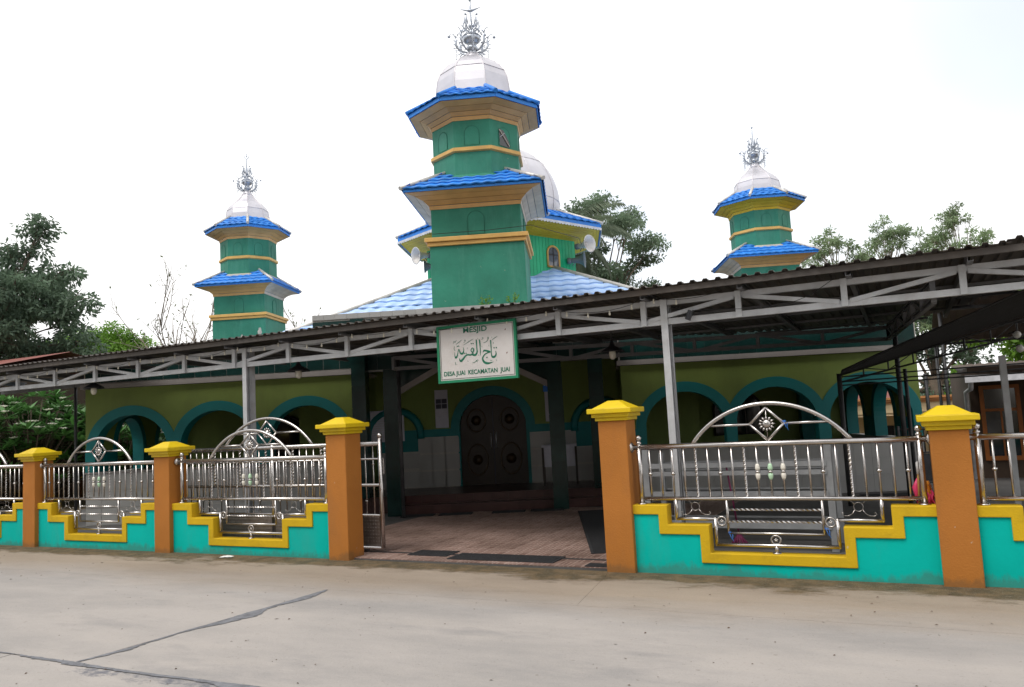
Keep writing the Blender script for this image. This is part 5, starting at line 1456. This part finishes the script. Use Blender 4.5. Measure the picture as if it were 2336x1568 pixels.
rf = MB(); rf.add([(1.0, 2.2, 3.1), (4.8, 2.2, 3.1), (4.8, 7.2, 3.1), (1.0, 7.2, 3.1), (2.3, 4.7, 4.1), (3.5, 4.7, 4.1)], [(0, 1, 5, 4), (1, 2, 5), (2, 3, 4, 5), (3, 0, 4)])
rf.build('roof', 'roof_red', t)
t = thing('water_tank', 'grey cylindrical water tank on the cream house roof', 'tank', MF(8.48, 25.3, 1.56), PH)
MB().lathe([(.16, 0), (.165, .05), (.16, .06), (.16, .22), (.165, .23), (.16, .24), (.16, .42), (.10, .48), (.05, .50)], 18).build('barrel', 'tank', t)
MB().tube([(.24, 0, 0), (.24, 0, .42), (.2, 0, .46)], .012, 6).build('pipe', 'alu', t)

t = thing('brown_house', 'dark brown house with orange window frames at the right edge', 'house', (1.12, 17.0, -.3))
MB().box(0, 6.5, 0, 6, 0, 2.35).build('wall', 'house_dark', t)
for x in (.22, 1.05, 2.2):
    w = MB().box(x, x + .5, -.03, -.004, .7, 1.93).build('window', 'glass_dark', t)
    for k in (-.07, .5): MB().box(x + k, x + k + .07, -.06, -.004, .62, 2.0).build('frame', 'wood_orange', w)
    MB().box(x - .0, x + .5, -.058, -.006, 1.93, 2.0).box(x, x + .5, -.058, -.006, .62, .70).build('frame', 'wood_orange', w)
    MB().box(x, x + .5, -.05, -.031, 1.52, 1.57).box(x + .235, x + .265, -.048, -.031, .7, 1.52).build('mullion', 'wood_orange', w)
corrugated('roof_sheet', 'house_dark', t, -.12, 6.9, -1.4, 3.0, 2.12, 2.5)
MB().box(-.14, 6.9, -1.46, -1.40, 2.06, 2.18).build('gutter', 'lace_white', t)
MB().tube([(-.05, -1.38, 2.1), (-.05, -1.2, 1.95), (-.06, -.08, 1.9), (-.06, -.08, 0)], .04, 8).build('downpipe', 'lace_white', t)
MB().tube([(-.75, -1.9, 0.3), (-.75, -1.9, 2.25)], .03, 8).build('porch_post', 'dark_steel', t)

t = thing('shed', 'open shed with brown sheet roof behind the black shade net', 'shed', (.62, 15.5, 0))
corrugated('roof_sheet', 'house_shed', t, 0, 5.2, -.5, 3.2, 3.20, 2.66)
for x in (.08, 2.6, 5.1):
    for y in (.1, 3.1): MB().tube([(x, y, -.1), (x, y, 3.08 - .146 * y)], .03, 8).build('post', 'dark_steel', t)
for y in (.1, 1.6, 3.1): MB().bar((0, y, 3.075 - .146 * y), (5.2, y, 3.075 - .146 * y), .05, .05).build('beam', 'dark_steel', t)

t = thing('red_roof_house', 'low house with rusty red sheet roof behind the left end of the canopy', 'house', (-25.5, 12.2, 0))
MB().box(0.3, 4.2, .4, 3.6, 0, 3.45).build('wall', 'house_dark', t)
corrugated('roof_sheet', 'roof_red', t, -.3, 4.5, -.1, 2.0, 3.60, 4.06)
corrugated('roof_sheet', 'roof_red', t, -.3, 4.5, 4.1, 2.0, 3.60, 4.06)
MB().box(-.3, 4.5, -.13, -.1, 3.50, 3.62).build('fascia', 'lace_white', t)

pillar(-20.1, 14.6, .98, 'small far pillar with dull yellow cap behind the left fence', .36, 'orange fence pillars')
t = thing('boundary_wall', 'low orange boundary wall behind the left fence in front of the shrubs', 'wall', (-19.7, 14.75, 0))
MB().box(-4, -.36, -.06, .06, -.08, .45).box(0, 5.0, -.06, .06, -.08, .45).build('wall_body', 'pillar_orange', t)
MB().box(-4, -.36, -.08, .08, .45, .52).box(0, 5.0, -.08, .08, .45, .52).build('coping', 'coping_yellow', t)
for z in (.66, .80, .94): MB().tube([(0, 0, z), (5.0, 0, z)], .014, 6).build('rail', 'stainless', t)
for i in range(6): MB().tube([(.3 + i * .9, 0, .5), (.3 + i * .9, 0, .98)], .014, 6).build('rail_post', 'stainless', t)

# ------------------------------------------------------------------ unseen houses added behind the photographer to block low sky light
for k, (x, w, h, m, lab) in enumerate(((-30, 9, 4.2, 'house_cream', 'added cream house across the road, far left behind the photographer'),
                                       (-18, 10, 4.8, 'house_dark', 'added brown wooden house across the road, left behind the photographer'),
                                       (-5.5, 10, 4.4, 'house_cream', 'added cream house across the road straight behind the photographer'),
                                       (7, 11, 5.0, 'house_dark', 'added brown wooden house across the road on the right'))):
    t = thing('added_street_house', lab, 'house', (x, -20, 0))
    MB().box(0, w, 0, 7, -.05, h * .62).build('wall', m, t)
    for q in range(3):
        xx = w * (.16 + .28 * q)
        if q == 1: MB().box(xx, xx + .95, 7.0, 7.05, 0, 2.1).build('door', 'wood_door', t)
        else:
            wi = MB().box(xx, xx + 1.2, 7.0, 7.04, .9, 2.1).build('window', 'glass_dark', t)
            MB().box(xx - .06, xx, 7.0, 7.07, .84, 2.16).box(xx + 1.2, xx + 1.26, 7.0, 7.07, .84, 2.16).box(xx, xx + 1.2, 7.0, 7.069, 2.1, 2.16).box(xx, xx + 1.2, 7.0, 7.069, .84, .9).build('frame', 'lace_white', wi)
    z0, z1 = h * .62, h + .9
    corrugated('roof_sheet', 'roof_sheet_grey', t, -.6, w + .6, 7.9, 3.5, z0 - .1, z1)
    corrugated('roof_sheet', 'roof_sheet_grey', t, -.6, w + .6, -.9, 3.5, z0 - .1, z1)
    for gx in (0, w - .12): MB().prism([(0, z0), (7, z0), (3.5, z1 - .12)], gx, gx + .12, YZ).build('gable', m, t)

# ------------------------------------------------------------------ vegetation
def leaves_mesh(P, D, N, ln, wd, name, m):
    """numpy arrays of leaf base points, directions and normals -> one mesh of rhombic leaves"""
    k = len(P)
    D = D / np.linalg.norm(D, axis=1, keepdims=True)
    S = np.cross(D, N); S /= (np.linalg.norm(S, axis=1, keepdims=True) + 1e-9)
    Nn = np.cross(S, D)
    ln = np.asarray(ln).reshape(-1, 1); wd = np.asarray(wd).reshape(-1, 1)
    A = P; B = P + D * ln * .45 + S * wd * .5 + Nn * wd * .12; Cc = P + D * ln; E = P + D * ln * .45 - S * wd * .5 + Nn * wd * .12
    V = np.stack([A, B, Cc, E], 1).reshape(-1, 3)
    me = bpy.data.meshes.new(name)
    me.vertices.add(4 * k); me.vertices.foreach_set('co', V.ravel())
    me.loops.add(4 * k); me.loops.foreach_set('vertex_index', np.arange(4 * k, dtype=np.int32))
    me.polygons.add(k); me.polygons.foreach_set('loop_start', np.arange(0, 4 * k, 4, dtype=np.int32))
    me.update(calc_edges=True); me.validate()
    me.materials.append(MATS[m])
    return me

def rand_dir(k, up=0.0):
    d = RNG.normal(size=(k, 3)); d[:, 2] += up
    return d / np.linalg.norm(d, axis=1, keepdims=True)

def tree(name, label, base, clumps, trunk_top, tr, leaf, wid, per, m, bark='bark', group=None, droop=-.3, flat=.75, cat='tree', sub=None):
    t = thing(name, label, cat, base, 0, group)
    tt = Vector(trunk_top)
    mid = tt * .5 + Vector((RNG.uniform(-.2, .2), RNG.uniform(-.2, .2), 0))
    MB().tube([(0, 0, -.3), mid, tt], [tr * 1.25, tr, tr * .75], 10).build('trunk', bark, t)
    lb = MB(); Ps, Ds = [], []
    for (cx, cy, cz, r) in clumps:
        c = Vector((cx, cy, cz)); st = Vector((0, 0, tt.z * RNG.uniform(.6, 1.0))) if tt.z > 1 else tt
        f = st.z / max(tt.z, .01); st = mid * (2 * f) if f < .5 else mid + (tt - mid) * (2 * f - 1)
        k = st + (c - st) * .55 + Vector((0, 0, RNG.uniform(-.25, .35)))
        rr = tr * .24
        lb.tube([st, k, c], [rr, rr * .6, rr * .2], 6)
        for _ in range(5):
            e = c + Vector(tuple(rand_dir(1, .2)[0])) * r * .85; j = k + (c - k) * RNG.uniform(.4, 1)
            lb.tube([j, (j + e) / 2 + Vector((0, 0, .06)), e], [rr * .35, rr * .22, rr * .08], 4)
        n = int(per * r * r)
        ns = sub or 7
        sc = rand_dir(ns, .15) * r * RNG.uniform(.35, .95, size=(ns, 1)) * np.array([1, 1, flat]) + np.array([cx, cy, cz])
        idx = RNG.integers(0, ns, size=n)
        off = rand_dir(n) * (RNG.random((n, 1)) ** .45) * r * .48 * np.array([1, 1, .62])
        Ps.append(sc[idx] + off)
        d = off / (np.linalg.norm(off, axis=1, keepdims=True) + 1e-6) * .8 + rand_dir(n) * .8; d[:, 2] += droop
        Ds.append(d)
    lb.build('limbs', bark, t)
    P, D = np.concatenate(Ps), np.concatenate(Ds); k = len(P)
    N = rand_dir(k, 1.1)
    put('crown', leaves_mesh(P, D, N, RNG.uniform(.7, 1.25, k) * leaf, RNG.uniform(.7, 1.2, k) * wid, 'crown', m), t)
    return t

def blob(n, c, rad, r0, r1, seed, zmin=-9, keep=None):
    g = np.random.default_rng(seed); out = []
    while len(out) < n:
        d = g.normal(size=3); d /= np.linalg.norm(d); s = g.random() ** .4
        p = np.array(c) + d * s * np.array(rad)
        if p[2] < zmin: continue
        if keep and not keep(p): continue
        out.append((p[0], p[1], p[2], g.uniform(r0, r1)))
    return out

tree('broadleaf_tree', 'large dark broadleaf tree at the left edge above the canopy', (-27.6, 15.2, 0),
     blob(50, (0.2, .3, 5.6), (3.1, 2.8, 3.2), .65, 1.1, 5, 2.6) + [(2.6, 1.5, 5.5, .8), (2.9, 1.6, 3.9, .9), (1.8, 1.2, 4.6, .9), (2.2, 1.4, 6.5, .8), (.9, .8, 7.2, .9), (.2, .4, 8.2, .8)] + [(1.6, 1.2, 8.6, .75), (1.2, .9, 7.9, .9), (2.4, 1.5, 7.3, .8), (3.0, 1.7, 6.2, .75), (3.2, 1.7, 4.8, .9), (3.7, 1.9, 4.0, .9), (1.9, 1.2, 9.0, .5)],
     (.3, .2, 5.2), .24, .19, .08, 950, 'leaf_dark', droop=-.5, flat=.55)
tree('broadleaf_tree', 'bright green feathery tree between the dark left tree and the bare tree', (-30.4, 22.3, 0),
     blob(24, (.4, -.8, 4.7), (2.5, 1.8, 1.5), .6, 1.0, 8, 2.6), (.1, 0, 3.6), .2, .16, .06, 1500, 'leaf_bright', flat=.5)
tree('broadleaf_tree', 'smaller olive green tree low behind the bare tree', (-27.0, 23.5, 0),
     blob(10, (.6, 0, 4.0), (2.0, 1.4, .9), .5, .8, 18, 2.4), (.1, 0, 3.3), .15, .14, .06, 1100, 'leaf_olive', flat=.6)
tree('broadleaf_tree', 'tall spreading tree behind the palm and the silver dome', (-11.95, 33.0, 0),
     blob(30, (.2, -.6, 8.2), (2.9, 2.6, 2.9), .6, 1.1, 6, 4.5) + [(2.1, .4, 6.9, .7), (2.7, .6, 6.4, .6), (2.3, .5, 8.2, .6), (-.4, -.8, 10.6, .7), (.6, -.5, 10.7, .65), (1.2, 0, 9.8, .7), (-1.6, -1.2, 10.2, .7)],
     (.2, -.3, 6.6), .28, .18, .08, 950, 'leaf_mid', droop=-.35, flat=.55)
for (b, c, lab, sd) in (((-2.1, 34.9, 0), (0, 0, 6.9), 'light green whorled tree next to the right minaret', 3),
                        ((-.1, 36.0, 0), (0, -.2, 7.2), 'middle one of the light green whorled trees over the canopy', 4),
                        ((2.7, 37.4, 0), (0, -.3, 7.7), 'rightmost and tallest light green whorled tree over the canopy', 9),
                        ((1.2, 36.9, 0), (0, -.2, 6.7), 'lower light green whorled tree between the middle and the rightmost one', 14)):
    g = np.random.default_rng(sd); cl = []
    for i in range(64):
        hz = g.uniform(-3.0, 1.4); rr = (2.2 - hz * .85) * math.sqrt(g.random()) * .68; a = g.uniform(0, 6.28)
        cl.append((c[0] + rr * math.cos(a), c[1] + rr * math.sin(a), c[2] + hz, g.uniform(.22, .42)))
    cl.append((c[0], c[1], c[2] + 1.7, .3))
    tree('rubber_tree', lab, b, cl, (0, -.1, 7.0), .10, .19, .055, 850, 'leaf_whorl', 'bark_pale', 'whorled trees behind the canopy', droop=-.15, flat=.5, sub=4)
tree('broadleaf_tree', 'dark wooded tree behind the cream house', (1.2, 36.0, -1.7), blob(26, (0, 0, 4.2), (3.2, 2.2, 2.9), .7, 1.2, 12, 1.0), (0, 0, 4.0), .3, .2, .09, 900, 'leaf_dark')
tree('broadleaf_tree', 'leafy tree glimpsed through the truss at the far right', (3.6, 27.5, -1), blob(18, (0, 0, 4.6), (2.2, 1.8, 1.5), .6, 1.0, 13, 2.5), (0, 0, 4.0), .2, .2, .09, 1000, 'leaf_bright')
tree('conifer', 'bright green feathery shrub between cream house and brown house', (1.75, 29.5, -1.5),
     [(.25 * math.cos(i * 2.4) * (1.2 - i / 16), .25 * math.sin(i * 2.4) * (1.2 - i / 16), 1.2 + i * .19, .42 - i * .012) for i in range(15)], (0, 0, 3.4), .07, .14, .03, 3200, 'leaf_bright', droop=-.7)
tree('broadleaf_tree', 'dark tree deep behind the left shrubs under the canopy', (-27.5, 18.5, 0), blob(20, (0, 0, 2.6), (3.5, 2.0, 2.0), .7, 1.2, 15, .5), (0, 0, 2.4), .2, .22, .1, 800, 'leaf_dark')

for (x, y, hh, sd, lab) in ((-34, -12, 15, 51, 'added street tree across the road far left'), (-23, -12, 16, 52, 'added street tree across the road left of the brown house'), (-14, -12, 15, 53, 'added street tree across the road between two houses'), (-5, -12, 16, 54, 'added street tree across the road right of the cream house'), (4, -12, 15, 55, 'street tree across the road right of the cream house, second added one'), (13, -12, 16, 56, 'added street tree across the road far right')):  # unseen trees added to cut low sky light under the canopy
    tree('added_street_tree', lab, (x, y, 0), blob(30, (0, 0, hh * .58), (3.6, 2.4, hh * .42), 1.1, 1.8, sd, 1.5), (0, 0, hh * .5), .22, .34, .17, 260, 'leaf_dark', group='added trees across the road')

for (x, y, hh, sd, lab) in ((-23, 6.9, 8, 61, 'added roadside tree at the left end of the fence, outside the picture'), (-30, 9.5, 9, 62, 'added roadside tree further left beyond the fence end'), (-36, 3.5, 10, 63, 'added roadside tree far left where the road leaves')):  # out-of-view trees added to block low sky from the left
    tree('added_street_tree', lab, (x, y, 0), blob(26, (0, 0, hh * .5), (3.0, 2.2, hh * .45), 1.0, 1.6, sd, .8), (0, 0, hh * .5), .2, .34, .17, 260, 'leaf_dark', group='added trees along the road')
# frangipani shrubs with white flowers
def frangipani(base, w, h, n, nf, label, seed):
    g = np.random.default_rng(seed)
    t = thing('frangipani', label, 'shrub', base, 0, 'flowering frangipani shrubs')
    br = MB(); Ps, Ds, Ns, Ls, Ws = [], [], [], [], []; tips = []
    for i in range(n):
        a = g.uniform(0, 6.28); r = w * math.sqrt(g.random()); z = h * (.32 + .68 * g.random() ** .7) * (1 - .35 * (r / w) ** 2)
        p = Vector((r * math.cos(a), r * math.sin(a), z)); tips.append(p)
        br.tube([(g.uniform(-.1, .1), g.uniform(-.1, .1), -.1), p * .5 + Vector((0, 0, z * .1)), p], [.04, .022, .012], 5)
        k = 13
        for j in range(k):
            b = 6.283 * j / k + g.uniform(-.2, .2); el = g.uniform(-.05, .75)
            Ps.append(tuple(p)); Ds.append((math.cos(b) * math.cos(el), math.sin(b) * math.cos(el), math.sin(el))); Ns.append((-.4 * math.cos(b), -.4 * math.sin(b), 1)); Ls.append(g.uniform(.26, .40)); Ws.append(g.uniform(.085, .125))
    br.build('branches', 'bark', t)
    put('foliage', leaves_mesh(np.array(Ps), np.array(Ds), np.array(Ns), Ls, Ws, 'foliage', 'frangipani_leaf'), t)
    fm = MB()
    for q in range(4):
        c = Vector((g.uniform(-.05, .05), g.uniform(-.05, .05), g.uniform(0, .05)))
        for j in range(5):
            b = 6.283 * j / 5 + q; d = Vector((math.cos(b), math.sin(b), .35)); s = Vector((-math.sin(b), math.cos(b), 0))
            fm.add([c, c + d * .042 + s * .03, c + d * .085, c + d * .042 - s * .03], [(0, 1, 2, 3)])
    me = fm.mesh('flower_cluster', 'petal')
    order = sorted(tips, key=lambda p: -(.6 * p.z + g.uniform(0, 1.0) + .7 * (.85 * p.x - .5 * p.y)))[:nf]
    for p in order: put('flower_cluster', me, t, p + Vector((.10, -.06, .13)), g.uniform(0, 6))
frangipani((-19.9, 12.4, -.05), 1.9, 3.0, 260, 30, 'large frangipani with white flowers under the left end of the canopy', 1)
frangipani((-18.2, 13.6, -.05), 1.4, 2.8, 190, 20, 'frangipani with white flowers close to the left mosque corner', 2)
frangipani((-20.6, 16.4, -.05), 1.7, 2.4, 170, 14, 'frangipani seen through the left end arches of the mosque', 3)

# coconut palm
def palm():
    base = (-10.5, 25.3, 0)
    t = thing('coconut_palm', 'coconut palm with drooping fronds right of the silver dome', 'palm', base)
    MB().tube([(0, 0, -.2), (.25, 0, 3), (.3, -.1, 5.5), (.35, -.15, 7.5)], [.2, .15, .13, .12], 10).build('trunk', 'bark_pale', t)
    g = np.random.default_rng(4)
    C = Vector((.35, -.15, 7.6))
    for i in range(24):
        a = i * 2.399 + .3; el = g.uniform(.1, 1.5) if i > 6 else g.uniform(-.7, .1); L_ = g.uniform(2.1, 2.9)
        d = Vector((math.cos(a), math.sin(a), 0)); pts = []; n = 14; p = C.copy(); e = el
        for k in range(n + 1):
            pts.append(p.copy()); p = p + (d * math.cos(e) + Vector((0, 0, math.sin(e)))) * (L_ / n); e -= (1.5 + .6 * g.random()) / n
        ra = MB().tube(pts, [.028 * (1 - k / (n + 2)) for k in range(n + 1)], 5).build('frond', 'palm_leaf', t)
        Ps, Ds, Ns, Ls, Ws = [], [], [], [], []
        sd = Vector((-d.y, d.x, 0))
        for k in range(2, n * 4):
            f = k / (n * 4); q = f * n; i0 = int(q); pp = pts[i0].lerp(pts[min(n, i0 + 1)], q - i0)
            tg = (pts[min(n, i0 + 1)] - pts[i0]).normalized()
            for s in (-1, 1):
                dd = sd * s * .75 + tg * .55 + Vector((0, 0, -.55 - .3 * g.random()))
                Ps.append(tuple(pp)); Ds.append(tuple(dd)); Ns.append((0.1, 0.1, 1)); Ls.append(.62 * (math.sin(math.pi * (.12 + .82 * f)) + .15)); Ws.append(.055)
        put('leaflets', leaves_mesh(np.array(Ps), np.array(Ds), np.array(Ns), Ls, Ws, 'leaflets', 'palm_leaf'), ra)
palm()

# bare tree
def bare_tree(base, h, label, seed, spread=.45, n0=6):
    g = np.random.default_rng(seed)
    t = thing('bare_tree', label, 'tree', base)
    tw = MB(); Ps, Ds = [], []
    def grow(p, d, ln, r, lev):
        k = 4; pts = [p]; dd = d.copy()
        for i in range(k):
            dd = (dd + Vector(tuple(g.normal(size=3) * .10)) + Vector((0, 0, .05))).normalized(); pts.append(pts[-1] + dd * ln / k)
        tw.tube(pts, [r * (1 - .55 * i / k) for i in range(k + 1)], 5 if lev else 7)
        if lev >= 3:
            for q in pts[1:]:
                if g.random() < .35: Ps.append(tuple(q)); Ds.append(tuple(g.normal(size=3)))
            return
        for j in range(5 if lev < 2 else 4):
            f = g.uniform(.25, 1); i0 = min(k - 1, int(f * k)); q = pts[i0].lerp(pts[i0 + 1], f * k - i0)
            nd = (dd + Vector(tuple(g.normal(size=3) * spread * 1.1))).normalized()
            grow(q, nd, ln * g.uniform(.45, .65), r * .5, lev + 1)
    MB().tube([(0, 0, -.2), (.05, 0, h * .3), (.1, 0, h * .45)], [.14, .11, .09], 8).build('trunk', 'bark_pale', t)
    for i in range(n0):
        a = 6.283 * i / n0 + g.uniform(-.3, .3); d = Vector((math.cos(a) * .42, math.sin(a) * .42, 1)).normalized()
        grow(Vector((.1, 0, h * .44)), d, h * g.uniform(.42, .60), .04, 1)
    tw.build('branches', 'bark_pale', t)
    P, D = np.array(Ps), np.array(Ds); k = len(P)
    put('leaves', leaves_mesh(P, D, rand_dir(k, 1), np.full(k, .15), np.full(k, .07), 'leaves', 'leaf_olive'), t)
bare_tree((-24.9, 21.3, 0), 6.1, 'thin bare tree with few leaves left of the left minaret', 31, n0=9)
bare_tree((-21.4, 23.6, 0), 5.3, 'thin bare tree peeking out right of the left minaret', 32, n0=5)

# weeds on the porch roof at the foot of the minaret
for (u, v, z, lab) in ((-1.55, 14.15, 3.60, 'small weed sprouting at the foot of the middle minaret, left one'), (-1.0, 14.15, 3.62, 'small weed sprouting at the foot of the middle minaret, right one')):
    x, y, _ = MF(u, v)
    t = thing('weed', lab, 'plant', (x, y, z))
    g = np.random.default_rng(int(-u * 100)); st = MB(); Ps, Ds = [], []
    for i in range(5):
        e = Vector((g.uniform(-.15, .15), g.uniform(-.05, .05), g.uniform(.12, .24)))
        st.tube([(0, 0, -.05), e * .6, e], [.006, .004, .003], 4)
        for j in range(10):
            Ps.append(tuple(e * (.5 + .05 * j) + Vector(tuple(g.normal(size=3) * .02)))); Ds.append(tuple(g.normal(size=3)))
    st.build('stems', 'leaf_olive', t)
    P, D = np.array(Ps), np.array(Ds); k = len(P)
    put('leaves', leaves_mesh(P, D, rand_dir(k, 1), np.full(k, .05), np.full(k, .028), 'leaves', 'leaf_bright'), t)
